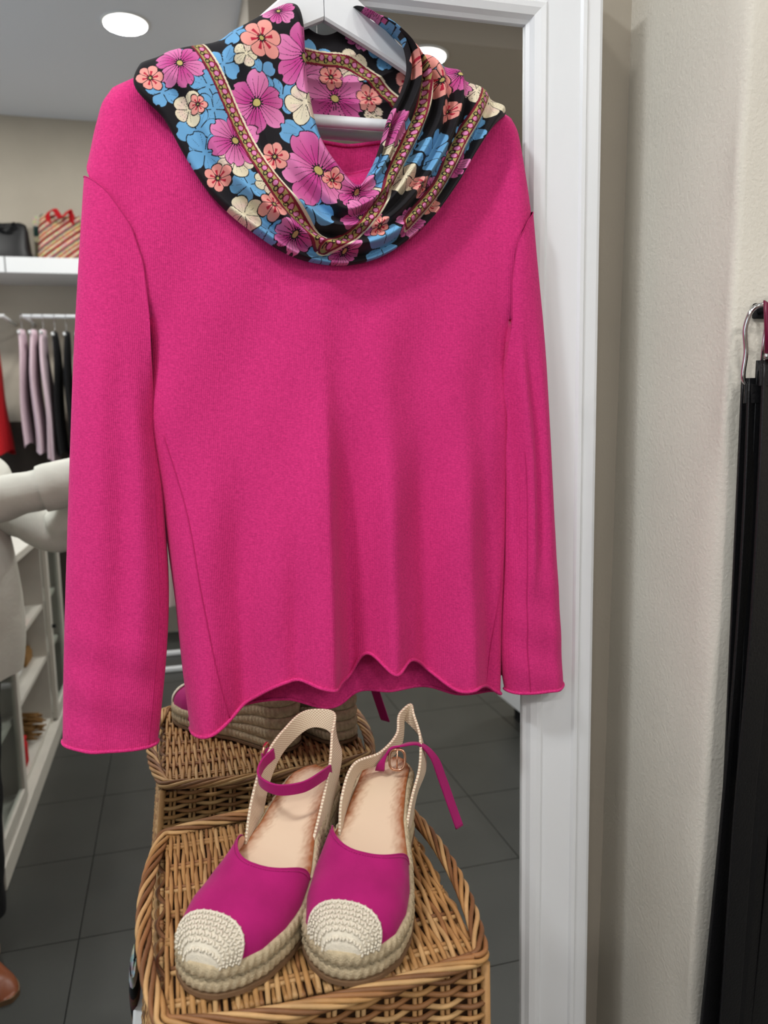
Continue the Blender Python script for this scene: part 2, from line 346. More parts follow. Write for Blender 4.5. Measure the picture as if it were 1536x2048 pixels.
# ================================================================== MIRROR (leans 1.5 degrees)
LAM = R(1.5); MD = 0.9687
my = lambda z: MD + (z - 1.40) * math.tan(LAM)
mir = empty('standing_mirror', (0, my(0), 0), label='tall leaning mirror in a white moulded frame behind the pink sweater', cat='mirror')
mir.rotation_euler = (-LAM, 0, 0)
IX0, IX1, IZ0, IZ1 = -0.48, 0.460, 0.10, 1.842
def mirror_frame():
    # profile: (distance outwards from the inner edge, height in front of the glass)
    pr = [(-.004, -.002), (-.004, .004), (0, .007), (.004, .013), (.012, .016), (.018, .0165), (.022, .013), (.034, .0155), (.050, .019), (.062, .0215), (.065, .0245), (.070, .0245), (.073, .021), (.090, .021), (.0945, .019), (.0955, .014), (.0955, -.045)]
    cs = [(IX0, IZ0, -1, -1), (IX1, IZ0, 1, -1), (IX1, IZ1, 1, 1), (IX0, IZ1, -1, 1)]
    names = ['frame_rail', 'frame_stile', 'frame_rail', 'frame_stile']
    for i in range(4):
        a, b = cs[i], cs[(i + 1) % 4]; V = []
        for c in (a, b):
            V += [(c[0] + c[2] * d, -h, c[1] + c[3] * d) for d, h in pr]
        k = len(pr); F = [(j, j + 1, k + j + 1, k + j) for j in range(k - 1)]
        ob(names[i], V, F, MT['white'], mir, smooth=False)
    box('mirror_glass', IX0 - .004, IX1 + .004, 0, .004, IZ0 - .004, IZ1 + .004, MT['mirror'], mir)
    box('backing_board', IX0 - .08, IX1 + .08, .006, .040, IZ0 - .08, IZ1 + .08, MT['whitewood'], mir)
mirror_frame()

# ================================================================== HANGER
HX, HY = 0.196, 0.957
def hanger():
    e = empty('clothes_hanger', (HX, HY, 1.70), label='white wooden clothes hanger holding the pink sweater on the mirror', cat='hanger')
    z0 = 1.70
    for s, ex, ez, nm in ((1, .225, 1.712, 'arm'), (-1, .225, 1.714, 'arm')):
        n = 24; V = []
        for i in range(n):
            t = i / (n - 1); x = t * ex
            top = hermite([0, .041, .107, .15, .19, .225], np.array([1.862, 1.832, 1.776, 1.749, 1.729, 1.710]), [x])[0]
            bot = hermite([0, .041, .107, .15, .19, .225], np.array([1.808, 1.789, 1.755, 1.731, 1.712, 1.695]), [x])[0]
            yb = -0.004 * t * t   # arms sweep gently forwards
            hy = .0058
            for zz, yy in ((top, -hy + .002), (top - .003, -hy), (bot + .003, -hy), (bot, -hy + .002), (bot, hy - .002), (bot + .003, hy), (top - .003, hy), (top, hy - .002)):
                V.append((s * x + s * .0004, yy + yb, zz - z0))
        F = [(i * 8 + j, i * 8 + (j + 1) % 8, (i + 1) * 8 + (j + 1) % 8, (i + 1) * 8 + j) for i in range(n - 1) for j in range(8)]
        F += [tuple(range(8)), tuple((n - 1) * 8 + j for j in range(8))]
        if s < 0: F = [q[::-1] for q in F]
        ob(nm, V, F, MT['white'], e, smooth=False)
    tube('trouser_bar', [(x, -.001 - .002 * (x / .21) ** 2, 0.001) for x in np.linspace(-.215, .215, 20)], .0068, MT['white'], e, 12)
    hk = [(0, 0, .155), (0, 0, .185), (0, -.004, .215), (0, .0, .245), (0, .022, .262), (0, .048, .256), (0, .060, .236), (0, .060, .222)]
    tube('hook', spline(hk, 40), .0019, MT['chrome'], e, 8, label='bent chrome wire hook')
hanger()

# ================================================================== SWEATER
L2 = [(-0.0388, 1.7216), (-0.051, 1.7043), (-0.06, 1.6762), (-0.0741, 1.6258), (-0.062, 1.6173), (-0.05, 1.6065), (-0.0277, 1.5725), (-0.0169, 1.533), (-0.0145, 1.4733), (-0.026, 1.3671), (-0.014, 1.2769), (-0.004, 1.1468), (0.0003, 1.0521), (0.005, 0.9835)]
R2 = [(0.4292, 1.7196), (0.4368, 1.7029), (0.4412, 1.6812), (0.4534, 1.6082), (0.4379, 1.5938), (0.4214, 1.5681), (0.4171, 1.5257), (0.4215, 1.4767), (0.4235, 1.3441), (0.4204, 1.2123), (0.4173, 1.1101), (0.4144, 0.9831)]
TF = [(-0.0388, 1.7216), (0.0023, 1.741), (0.0778, 1.7728), (0.0937, 1.7666), (0.1398, 1.663), (0.221, 1.6431), (0.3071, 1.6675), (0.3324, 1.7581), (0.364, 1.7496), (0.4093, 1.7295), (0.4292, 1.7196)]
TB = [(-0.0388, 1.7216), (0.0024, 1.7426), (0.0786, 1.7757), (0.0999, 1.7632), (0.165, 1.6835), (0.224, 1.6774), (0.2854, 1.6885), (0.3296, 1.7559), (0.3678, 1.7513), (0.4137, 1.731), (0.4292, 1.7196)]
BF = [(0.005, 0.9835), (0.0495, 1.0008), (0.0749, 1.0200), (0.1000, 1.0400), (0.1261, 1.0488), (0.1646, 1.0411), (0.1906, 1.0355), (0.2068, 1.0409), (0.2163, 1.0600), (0.2572, 1.0432), (0.2806, 1.0527), (0.3129, 1.0275), (0.3363, 1.0111), (0.3691, 1.0114), (0.4144, 0.9831)]
BB = [(0.005, 0.9835), (0.0773, 1.005), (0.1254, 1.0058), (0.196, 0.9902), (0.2144, 1.0029), (0.2631, 1.0007), (0.3118, 1.0005), (0.3566, 0.9845), (0.4144, 0.9831)]
SLo = [(-0.0741, 1.6258), (-0.0844, 1.5462), (-0.0972, 1.4402), (-0.1088, 1.3305), (-0.1203, 1.217), (-0.1317, 1.0994), (-0.141, 0.9884)]
SLi = [(-0.0134, 1.473), (-0.0139, 1.4123), (-0.0146, 1.3445), (-0.0101, 1.2923), (-0.0098, 1.2392), (-0.0108, 1.1487), (-0.0166, 1.0873), (-0.0253, 1.0251), (-0.0334, 0.9747)]
SRo = [(0.4534, 1.6082), (0.4580, 1.5607), (0.4680, 1.4697), (0.4773, 1.3433), (0.4863, 1.2109), (0.496, 1.0862), (0.5015, 0.9915)]
SRi = [(0.4144, 1.4754), (0.4074, 1.345), (0.4154, 1.2481), (0.4149, 1.1819), (0.4126, 1.0802), (0.414, 1.0243), (0.4188, 0.9898)]
_l = np.array(L2[:4] + SLo[1:])[::-1]; _r = np.array(R2[:4] + SRo[1:])[::-1]
def rnd(q): q = np.clip(q, 0, 1); return np.sqrt(np.clip(1 - (1 - q) ** 2, 0, 1))
FOLDS = [  # x at the hem, width left, width right, amplitude, height where it starts
    (.028, .030, .022, 0.0146, 1.46), (.070, .012, .014, -0.0082, 1.38), (.105, .024, .026, 0.0130, 1.48), (.172, .040, .013, 0.0390, 1.54), (.206, .008, .010, -0.0114, 1.40), (.254, .016, .018, 0.0243, 1.54), (.306, .014, .016, -0.0146, 1.48), (.358, .026, .018, 0.0228, 1.54), (.135, .012, .012, -0.0082, 1.38), (.392, .010, .010, -0.0082, 1.38)]
def folds(x, z):
    d = 0
    for xk, wl, wr, A, zs in FOLDS:
        up_ = np.clip((z - 1.0) / .6, 0, 1); xc = xk + (0.215 - xk) * 0.10 * up_
        wd = np.where(x < xc, wl, wr) * (1 + .5 * up_)
        d = d + A * np.exp(-((x - xc) / wd) ** 2) * ss((zs - z) / .38)
    d = d + 0.004 * np.sin(x * 34 + z * 9) * ss((1.62 - z) / .3) * .5 + .0012 * np.sin(x * 60 - z * 31)
    return d
def yback(x, z): return MD + (z - 1.40) * 0.0262 - .012 - .010 * ss((x - .40) / .03)
def thick(z): return np.interp(z, [0.95, 1.1, 1.5, 1.65, 1.72, 1.78], [.034, .034, .034, .030, .026, .024])
def body_y(x, z, u, v):
    dl = x - np.interp(z, _l[:, 1], _l[:, 0]); dr = np.interp(z, _r[:, 1], _r[:, 0]) - x
    e1 = rnd(np.minimum(dl, dr) / .040)
    e2 = rnd(np.minimum(u, 1 - u) * .42 / .030)
    wgt = ss((1.50 - z) / .09); e = (1 - wgt) * e1 + wgt * e2
    e = e * (.15 + .85 * rnd(v / .05))
    return yback(x, z) - thick(z) * e - folds(x, z) * np.clip(e * 1.2, 0, 1)
def knots(P, ia):
    P = np.array(P); d = np.r_[0, np.cumsum(np.linalg.norm(np.diff(P, axis=0), axis=1))]
    return np.where(np.arange(len(P)) <= ia, d / d[ia] * .34, .34 + (d - d[ia]) / (d[-1] - d[ia]) * .66)
def chord(P):
    P = np.array(P); d = np.r_[0, np.cumsum(np.linalg.norm(np.diff(P, axis=0), axis=1))]; return d / d[-1]
def xk(P):   # parameter by x so that front, back and rows line up
    P = np.array(P); return (P[:, 0] - P[0, 0]) / (P[-1, 0] - P[0, 0])
def coons(Tc, Bc, Lc, Rc, u, v):
    u = u[:, None, None]; v = v[None, :, None]
    Tc = Tc[:, None]; Bc = Bc[:, None]; Lc = Lc[None]; Rc = Rc[None]
    return (1 - v) * Tc + v * Bc + (1 - u) * Lc + u * Rc - ((1 - u) * (1 - v) * Tc[0, 0] + u * (1 - v) * Tc[-1, 0] + (1 - u) * v * Bc[0, 0] + u * v * Bc[-1, 0])
def panel(Tp, Bp, nu=190, nv=150):
    u = np.linspace(0, 1, nu); v = np.linspace(0, 1, nv)
    lin = lambda k, P, t: np.stack([np.interp(t, k, np.array(P)[:, i]) for i in (0, 1)], 1)
    sm = lambda a: np.apply_along_axis(lambda c: np.convolve(np.pad(c, 3, 'edge'), np.ones(7) / 7, 'valid'), 0, a)
    def cv(k, P, t):
        a = lin(k, P, t); b = sm(a); b[0] = a[0]; b[-1] = a[-1]; return b
    return coons(cv(chord(Tp), Tp, u), hermite(xk(Bp), Bp, u), cv(knots(L2, 8), L2, v), cv(knots(R2, 7), R2, v), u, v), u, v
sw = empty('sweater', (0.2, 0.94, 1.0), label='fuchsia pink long-sleeved knitted sweater hanging on the mirror', cat='sweater')
SW0 = np.array([0.2, 0.94, 1.0])
def world_ob(name, V, F, m, parent, P0, **kw): return ob(name, np.asarray(V) - P0, F, m, parent, **kw)
G, gu, gv = panel(TF, BF); GU, GV = np.meshgrid(gu, gv, indexing='ij')
FY = body_y(G[..., 0], G[..., 1], GU, GV)
FV = np.stack([G[..., 0], FY, G[..., 1]], -1)
front = world_ob('front_panel', FV.reshape(-1, 3), gridf(*FV.shape[:2], flip=True), MT['pink'], sw, SW0)
Gb, _, _ = panel(TB, BB)
BYb = yback(Gb[..., 0], Gb[..., 1]) + .0015 - .004 * (.5 + .5 * np.sin(Gb[..., 0] * 55)) * ss((1.3 - Gb[..., 1]) / .3) * np.sin(np.pi * GU)
BV = np.stack([Gb[..., 0], BYb, Gb[..., 1]], -1)
back = world_ob('back_panel', BV.reshape(-1, 3), gridf(*BV.shape[:2]), MT['pink'], sw, SW0)
def roll(name, P, r, parent, m='pink', sides=8, **kw):
    P = np.asarray(P, float) - SW0; k = np.arange(len(P)); return tube(name, P, r, MT[m], parent, sides, **kw)
roll('hem_roll', FV[:, -1] + [0, -.001, 0], .0022, front); roll('hem_roll', BV[:, -1], .0022, back)
roll('neck_roll', FV[12:-12, 0], .0022, front); roll('neck_roll', BV[12:-12, 0] + [0, -.001, 0], .0022, back)
def seam_on_front(name, pts, parent, off=.0004):
    P = spline(pts, 60); out = []
    fx, fz, fy = FV[..., 0].ravel(), FV[..., 2].ravel(), FV[..., 1].ravel()
    for x, z in P:
        k = np.argmin((fx - x) ** 2 + (fz - z) ** 2); out.append((x, fy[k] - off, z))
    out = np.array(out); out[:, 1] = np.convolve(np.pad(out[:, 1], 3, 'edge'), np.ones(7) / 7, 'valid')
    roll(name, out, .0006, parent, 'pinkseam', 6)
seam_on_front('side_seam', [(-.006, 1.345), (.013, 1.265), (.028, 1.145), (.046, 1.03), (.052, 1.004)], front)
seam_on_front('side_seam', [(.416, 1.205), (.408, 1.14), (.395, 1.06), (.388, 1.008)], front)

def sleeve(name, OUT, INN, seamcurve, side, ybo, tmax, ridge):
    """rings run from the slanted armhole seam (ring 0) down to the level cuff"""
    nv, na = 130, 48
    tO = chord(OUT); tI = chord(INN); v = np.linspace(0, 1, nv)
    O = hermite(tO, np.array(OUT), v); I = hermite(tI, np.array(INN), v)
    a = np.linspace(0, 2 * np.pi, na, endpoint=False)
    sc = np.array(seamcurve); kk = chord(sc)
    V = np.zeros((nv, na, 3))
    for i, vv in enumerate(v):
        w_ = (1 - np.cos(a)) / 2                       # 0 = outer edge, 1 = inner edge
        line = O[i][None] * (1 - w_)[:, None] + I[i][None] * w_[:, None]
        seam = np.stack([np.interp(w_, kk, sc[:, 0]), np.interp(w_, kk, sc[:, 1])], 1)
        bl = ss(1 - vv / .42) ** 1.3
        base0 = OUT[0] + np.outer(w_, np.array(INN[0]) - np.array(OUT[0]))
        xz = line + (seam - base0) * bl
        x, z = xz[:, 0], xz[:, 1]; yb = yback(x, z) - ybo(z)
        th = tmax * (1 - .12 * vv)
        ell = np.sin(a)
        prof_e = np.where(ell >= 0, np.abs(ell) ** .8, 0)
        dl = (x - np.interp(z, _l[:, 1], _l[:, 0])) if side < 0 else (np.interp(z, _r[:, 1], _r[:, 0]) - x)
        prof_t = np.where(ell >= 0, rnd(dl / .040), 0)
        mixw = ss(vv / .30)
        tt = prof_t * (1 - mixw) * thick(z) / th + prof_e * mixw
        rd = 0
        for (c, s_, A, v0, v1) in ridge: rd = rd + A * np.exp(-((w_ - c) / s_) ** 2) * ss((vv - v0) / .2) * ss((v1 - vv) / .15)
        wr_ = .0012 * np.sin(z * 95 + x * 40) * ss((vv - .6) / .3)
        y = np.where(ell >= -1e-9, yb - th * tt - (rd + wr_) * np.clip(tt * 1.5, 0, 1) * mixw, yb + .0005)
        V[i] = np.stack([x, y, z], 1)
    o = world_ob(name, V.reshape(-1, 3), [(i * na + j, (i + 1) * na + j, (i + 1) * na + (j + 1) % na, i * na + (j + 1) % na) for i in range(nv - 1) for j in range(na)], MT['pink'], sw, SW0)
    roll('cuff_roll', np.vstack([V[-1], V[-1][:1]]), .0021, o)
    half = V[0][: na // 2 + 1]; roll('armhole_seam', half + [0, .0002, 0], .0007, o, 'pinkseam', 6)
    return o, V
SEAML = [(-.0741, 1.6258), (-0.062, 1.6173), (-0.05, 1.6065), (-0.0277, 1.5725), (-0.0169, 1.533), (-0.0134, 1.473)]
SEAMR = [(.4534, 1.6082), (0.4379, 1.5938), (0.4214, 1.5681), (0.4151, 1.5257), (.4144, 1.4754)]
oL, VL = sleeve('sleeve', SLo, SLi, SEAML, -1, lambda z: .004 + 0 * z, .034, [(.32, .12, .004, .1, 1.2), (.55, .10, -.004, .3, .8), (.75, .12, .006, .15, .9)])
oR, VR = sleeve('sleeve', SRo, SRi, SEAMR, 1, lambda z: .006 + 0 * z, .032, [(.22, .10, .004, .1, 1.2), (.42, .06, -.006, .12, .75), (.60, .08, .007, .1, .8), (.85, .06, -.006, .1, .7)])
for V_, o_, jj in ((VL, oL, 19), (VR, oR, 15)):
    P = np.array([V_[i][jj] for i in range(50, 130)]); roll('sleeve_seam', P + [0, -.0002, 0], .0006, o_, 'pinkseam', 6)

# ================================================================== FLORAL SCARF
SCI = [(0.1622, 1.8134), (0.1667, 1.7814), (0.1678, 1.746), (0.1722, 1.7053), (0.1825, 1.6668), (0.199, 1.6412), (0.2219, 1.6192), (0.2399, 1.638), (0.2509, 1.663), (0.262, 1.6959), (0.2766, 1.7236), (0.284, 1.7507), (0.276, 1.7788), (0.25, 1.8006), (0.2292, 1.8204)]
SCO = [(-0.006, 1.7407), (-0.0155, 1.7147), (0.0143, 1.6752), (0.0336, 1.6395), (0.0616, 1.5983), (0.1028, 1.5638), (0.1515, 1.5373), (0.2026, 1.5305), (0.2437, 1.5387), (0.298, 1.5724), (0.3409, 1.6221), (0.3685, 1.6647), (0.3901, 1.6933), (0.4185, 1.7176)]
SCL = [(0.1622, 1.8134), (0.1428, 1.8092), (0.0985, 1.7828), (0.0767, 1.7698), (0.0527, 1.7622), (0.008, 1.7468), (-0.006, 1.7407)]
SCR = [(0.2292, 1.8204), (0.2732, 1.7955), (0.2969, 1.7793), (0.3333, 1.7664), (0.3676, 1.7503), (0.4027, 1.731), (0.4185, 1.7176)]
# the print, in metres on the cloth: kind, x, z, radius, turn
FLOWERS = [  # kind, across, down (in print units of 0.58 mm on the cloth), radius, turn
    ('P', 56, 287, 46, .3), ('S', 206, 229, 40, .2), ('P', 191, 347, 58, .9), ('P', 287, 257, 64, .1), ('P', 305, 461, 78, .5), ('P', 242, 171, 32, .2), ('P', 149, 415, 52, .4), ('P', 361, 294, 66, .1), ('S', 523, 251, 36, .3),
    ('S', 561, 292, 34, .9), ('P', 607, 277, 42, .2), ('P', 450, 369, 42, .6), ('P', 378, 497, 46, .1), ('P', 387, 552, 46, .7), ('S', 515, 496, 22, .1), ('P', 539, 505, 32, .2), ('C', 686, 317, 44, .3), ('S', 116, 481, 27, .1),
    ('S', 217, 534, 30, .4), ('S', 221, 442, 28, .7), ('S', 331, 475, 22, .2), ('S', 544, 533, 24, .2), ('S', 581, 346, 24, .5), ('S', 84, 357, 18, .5), ('B', 104, 323, 38, .2), ('B', 112, 364, 36, .9), ('B', 135, 276, 34, .4),
    ('B', 158, 219, 32, .2), ('B', 74, 277, 30, .8), ('B', 242, 326, 36, .1), ('B', 203, 293, 32, .6), ('B', 286, 390, 60, .25), ('B', 84, 399, 46, .5), ('B', 94, 435, 42, .1), ('B', 170, 501, 38, .7), ('B', 23, 334, 32, .2),
    ('B', 468, 194, 42, .5), ('B', 423, 440, 32, .1), ('B', 416, 484, 36, .9), ('B', 494, 387, 36, .3), ('B', 549, 423, 42, .2), ('B', 489, 437, 32, .7), ('B', 556, 470, 36, .4), ('B', 618, 399, 32, .3), ('B', 282, 536, 54, .2),
    ('B', 442, 611, 46, .4), ('B', 208, 579, 32, .3), ('B', 311, 625, 36, .9), ('B', 561, 258, 26, .1), ('B', 641, 377, 32, .6), ('B', 316, 227, 44, .3), ('B', 408, 258, 34, .6), ('B', 323, 328, 36, .2), ('C', 148, 450, 38, .2),
    ('C', 163, 551, 38, .5), ('C', 69, 362, 30, .6), ('C', 282, 338, 38, .1), ('C', 206, 487, 26, .4), ('C', 352, 454, 26, .5), ('C', 477, 478, 36, .9), ('C', 405, 524, 36, .2), ('C', 175, 263, 24, .4), ('C', 646, 306, 30, .1),
    ('C', 456, 414, 26, .8), ('C', 398, 233, 36, .5), ('C', 442, 319, 22, .3), ('P', 257, 586, 40, .4), ('P', 356, 616, 36, .1), ('P', 501, 568, 36, .8), ('P', 597, 449, 34, .3), ('S', 428, 571, 24, .3), ('S', 354, 254, 26, .4),
    ('S', 432, 288, 28, .3), ('S', 3, 310, 26, .2), ('P', 419, 169, 36, .4)]
STRIPES = [[(92, 243), (118, 292), (151, 371), (177, 426), (221, 496), (268, 558), (306, 603)], [(529, 266), (518, 336), (487, 408), (460, 456), (418, 533), (366, 587), (315, 608)], [(672, 301), (646, 346), (608, 400), (555, 499), (491, 569)], [(225, 213), (335, 223), (393, 226), (433, 247), (493, 297)]]
BK, PKd, PKl, BLc, CRc, SAl, RDd, OLc, MAR = [np.array(srgb(*c)[:3]) for c in ((20, 17, 22), (196, 62, 142), (232, 140, 190), (112, 172, 218), (232, 220, 190), (238, 158, 148), (186, 32, 62), (176, 160, 96), (130, 24, 50))]
def paint(a, b, stripes):
    """colour of the printed cloth at print coordinates a, b (units of about 0.6 mm)"""
    C = np.tile(BK, (len(a), 1))
    n1 = np.sin(a * .051 + 1.3) * np.sin(b * .043 + .4)
    for k, cx, cy, r, t in sorted(FLOWERS, key=lambda f: {'B': 0, 'C': 1, 'P': 2, 'S': 3}[f[0]]):
        da, db = a - cx, b - cy; near = np.where((np.abs(da) < r * 1.1) & (np.abs(db) < r * 1.1))[0]
        if not len(near): continue
        rr = np.hypot(da[near], db[near]) / r; ph = np.arctan2(db[near], da[near]) + t * 6.283
        n = {'P': 6, 'B': 4, 'C': 5, 'S': 6}[k]
        lobe = np.abs(np.cos(ph * n / 2)); bound = ((.42 + .58 * lobe ** .6) if k == 'B' else (.68 + .32 * lobe ** .55)) * (1 + .06 * np.sin(3 * ph + t * 9)); notch = .10 * np.exp(-((lobe - 1) / .03) ** 2) if k in 'BP' else 0
        bound = bound - notch
        ins = rr < bound; edge = (bound - rr) * r < 2.0
        half = (np.floor(ph * n / 6.283 + .5) % 2)
        if k == 'P':
            f = np.clip(.15 + .85 * (rr) - .45 * half, 0, 1)[:, None]; c = PKd * (1 - f) + PKl * f
            veins = (np.abs(np.sin(ph * 12)) / 12 * rr * r < .36 * (1.6 - rr)) & (rr > .2) & (rr < .62 + .26 * np.abs(np.sin(ph * 7.3)))
        elif k == 'B':
            f = np.clip(.55 + .6 * rr, 0, 1)[:, None]; c = BLc * (.78 + .22 * f); veins = (np.abs(np.sin(ph * 6 + .8)) * rr * r < 1.1) & (rr > .35) & (rr < .8) & (half > 0)
        elif k == 'C':
            c = CRc * np.ones((len(rr), 1)); pk = ss((.5 - np.abs(rr - .5)) * 1.2)[:, None] * .35 * half[:, None]; c = c * (1 - pk) + PKl * pk
            veins = (np.abs(np.sin(ph * 9)) * rr * r < 1.2) & (rr > .15) & (rr < .75)
        else:
            c = SAl * np.ones((len(rr), 1)); dk = ((rr < .55) & (np.abs(np.sin(ph * n / 2 + .3)) < .45))[:, None]; c = np.where(dk, RDd, c); veins = np.zeros(len(rr), bool)
        sep = (lobe * rr * r < 1.7) & (rr > .12)
        c = np.where((edge | veins | sep)[:, None], BK, c)
        if k in 'PS':
            cen = rr < .13; ring = np.abs(rr - .17) * r < 2.2; dots = ring & (np.sin(ph * 12) > 0)
            c = np.where(dots[:, None], BK, c); c = np.where(cen[:, None], OLc * 1.2, c); c = np.where((np.abs(rr - .13) * r < 1.1)[:, None], BK, c)
        idx = near[ins]; C[idx] = c[ins]
    for pl in stripes:
        P = spline(pl, 90); d2 = np.full(len(a), 1e9); al = np.zeros(len(a)); sd = np.zeros(len(a)); L = 0
        for i in range(len(P) - 1):
            s0, s1 = P[i], P[i + 1]; e = s1 - s0; ln = np.hypot(*e); near = np.where((np.abs(a - s0[0]) < 40) & (np.abs(b - s0[1]) < 40))[0]
            qa, qb = a[near] - s0[0], b[near] - s0[1]; tt = np.clip((qa * e[0] + qb * e[1]) / ln**2, 0, 1); dd = np.hypot(qa - tt * e[0], qb - tt * e[1]); cl = dd < d2[near]
            g = near[cl]; d2[g] = dd[cl]; al[g] = L + tt[cl] * ln; sd[g] = np.sign(qa * e[1] - qb * e[0])[cl] * dd[cl]; L += ln
        q = np.abs(sd); inb = d2 < 15
        c = np.tile(OLc, (len(a), 1)); 
        wave = np.abs(((al / 17) % 1) - .5) * 2
        blob = np.hypot((((al / 17) % 1) - .5) * 17, sd - 2) < 5.2; blob2 = np.hypot((((al / 17 + .5) % 1) - .5) * 17, sd + 2.5) < 3.6
        c = np.where(blob[:, None], PKl * .9, c); c = np.where((np.abs(np.hypot((((al / 17) % 1) - .5) * 17, sd - 2) - 5.2) < 1)[:, None], MAR, c); c = np.where((np.abs(np.hypot((((al / 17 + .5) % 1) - .5) * 17, sd + 2.5) - 3.4) < 1)[:, None], BK, c)
        c = np.where(((q > 8) & (q < 11.5))[:, None], MAR, c); c = np.where((q >= 11.5)[:, None], np.where((sd > 0)[:, None], CRc, MAR * .5), c)
        use = inb & (d2 < np.where(sd > 0, 15, 12.5)); C[use] = c[use]
    return C
def to_print(x, z):
    """cloth point (metres) -> print units"""
    return x / .00058, (1.9 - z) / .00058
sc = empty('scarf', (0.2, 0.93, 1.6), label='floral printed infinity scarf draped round the hanger over the pink sweater', cat='scarf'); SC0 = np.array([0.2, 0.93, 1.6])
def scarf_front():
    nt, nsv = 1300, 320
    t = np.linspace(0, 1, nt); s = np.linspace(0, 1, nsv)
    kI = np.r_[0, np.array([.09, .17, .26, .34, .41, .48, .56, .63, .71, .77, .83, .89, .95]), 1]
    kO = np.r_[0, .045, .14, .22, .31, .40, .48, .55, .61, .70, .80, .88, .94, 1]
    g = coons(hermite(kI, SCI, t), hermite(kO, SCO, t), hermite(chord(SCL), np.array(SCL) + [0, .004], s), hermite(chord(SCR), np.array(SCR) + [0, .004], s), t, s)
    X, Z = g[..., 0].copy(), g[..., 1].copy(); Tm, Sm = np.meshgrid(t, s, indexing='ij')
    right = ss((Tm - .48) / .22); left = 1 - ss((Tm - .22) / .22); mid = np.clip(1 - right - left, 0, 1)
    # folds run along the scarf: flat pleats on the left, narrow rolls on the right, nested U-shaped swags below
    ph = Sm + .03 * np.sin(Tm * 7) + .015 * np.sin(Tm * 19)
    def pleat(q, n, sharp): f = (q * n) % 1.0; return np.where(f < sharp, ss(f / sharp), ss((1 - f) / (1 - sharp)))
    dl = pleat(ph * 1.0 + .25, 2.6, .8) * .010 + .002 * np.sin(ph * 19)
    dm = pleat(ph + .05, 4.2, .6) * .019 + .003 * np.sin(ph * 31 + Tm * 4)
    dr = pleat(ph + .1, 6.0, .5) * .018 + .002 * np.sin(ph * 60)
    fold = dl * left + dm * mid + dr * right
    ends = np.minimum(rnd(Tm / .09), rnd((1 - Tm) / .09))
    env = np.minimum(rnd(Sm / .07), rnd((1 - Sm) / .05))
    low = ss((1.74 - Z) / .2)
    base = .956 - .033 * ends
    Y = base - (.004 + fold + .016 * low * np.sin(np.pi * Sm) ** .7) * (.25 + .75 * ends) * env
    # cloth shifts in the print from pleat to pleat, as gathered cloth hides strips of itself
    pid = np.floor((ph + .1) * 6.0); hid = right * (pid * 13.0) + mid * np.floor((ph + .05) * 4.2) * 6.0
    a, b = to_print(X.ravel(), Z.ravel()); a = a + (hid * .55).ravel() * 0.35; b = b + (hid * .9).ravel() * 0.35
    V = np.stack([X, Y, Z], -1)
    o = ob('front_drape', V.reshape(-1, 3) - SC0, gridf(nt, nsv), MT['scarf'], sc); setcol(o.data, paint(a, b, STRIPES[:3]))
scarf_front()
def scarf_back():
    nt, nsv = 300, 140; t = np.linspace(0, 1, nt); s = np.linspace(0, 1, nsv)
    top = [(0.1622, 1.8134), (.178, 1.806), (0.2046, 1.799), (0.222, 1.797), (.2292, 1.8204)]
    top = [(0.1622, 1.8134), (.176, 1.800), (.196, 1.792), (.214, 1.798), (.2292, 1.8204)]
    bot = [(-0.006, 1.7407), (.06, 1.742), (.13, 1.722), (.175, 1.708), (.225, 1.705), (.285, 1.711), (.33, 1.728), (.37, 1.732), (.4185, 1.7176)]
    g = coons(hermite(chord(top), top, t), hermite(chord(bot), bot, t), hermite(chord(SCL), np.array(SCL) + [0, .004], s), hermite(chord(SCR), np.array(SCR) + [0, .004], s), t, s)
    Tm, Sm = np.meshgrid(t, s, indexing='ij'); X, Z = g[..., 0], g[..., 1]
    ends = np.minimum(rnd(Tm / .08), rnd((1 - Tm) / .08))
    pl = np.abs(np.sin(np.pi * (Sm * 3.4 + .12 * np.sin(Tm * 3.1))))
    Y = .956 + ends * (.0105 + .0015 * Sm - .005 * (1 - pl))
    lim = MD + (Z - 1.40) * .0262 - .0035; Y = np.minimum(Y, lim)
    a, b = to_print(X.ravel(), Z.ravel())
    o = ob('back_drape', np.stack([X, Y, Z], -1).reshape(-1, 3) - SC0, gridf(nt, nsv), MT['scarf'], sc); setcol(o.data, paint(a, b, STRIPES[3:]))
scarf_back()

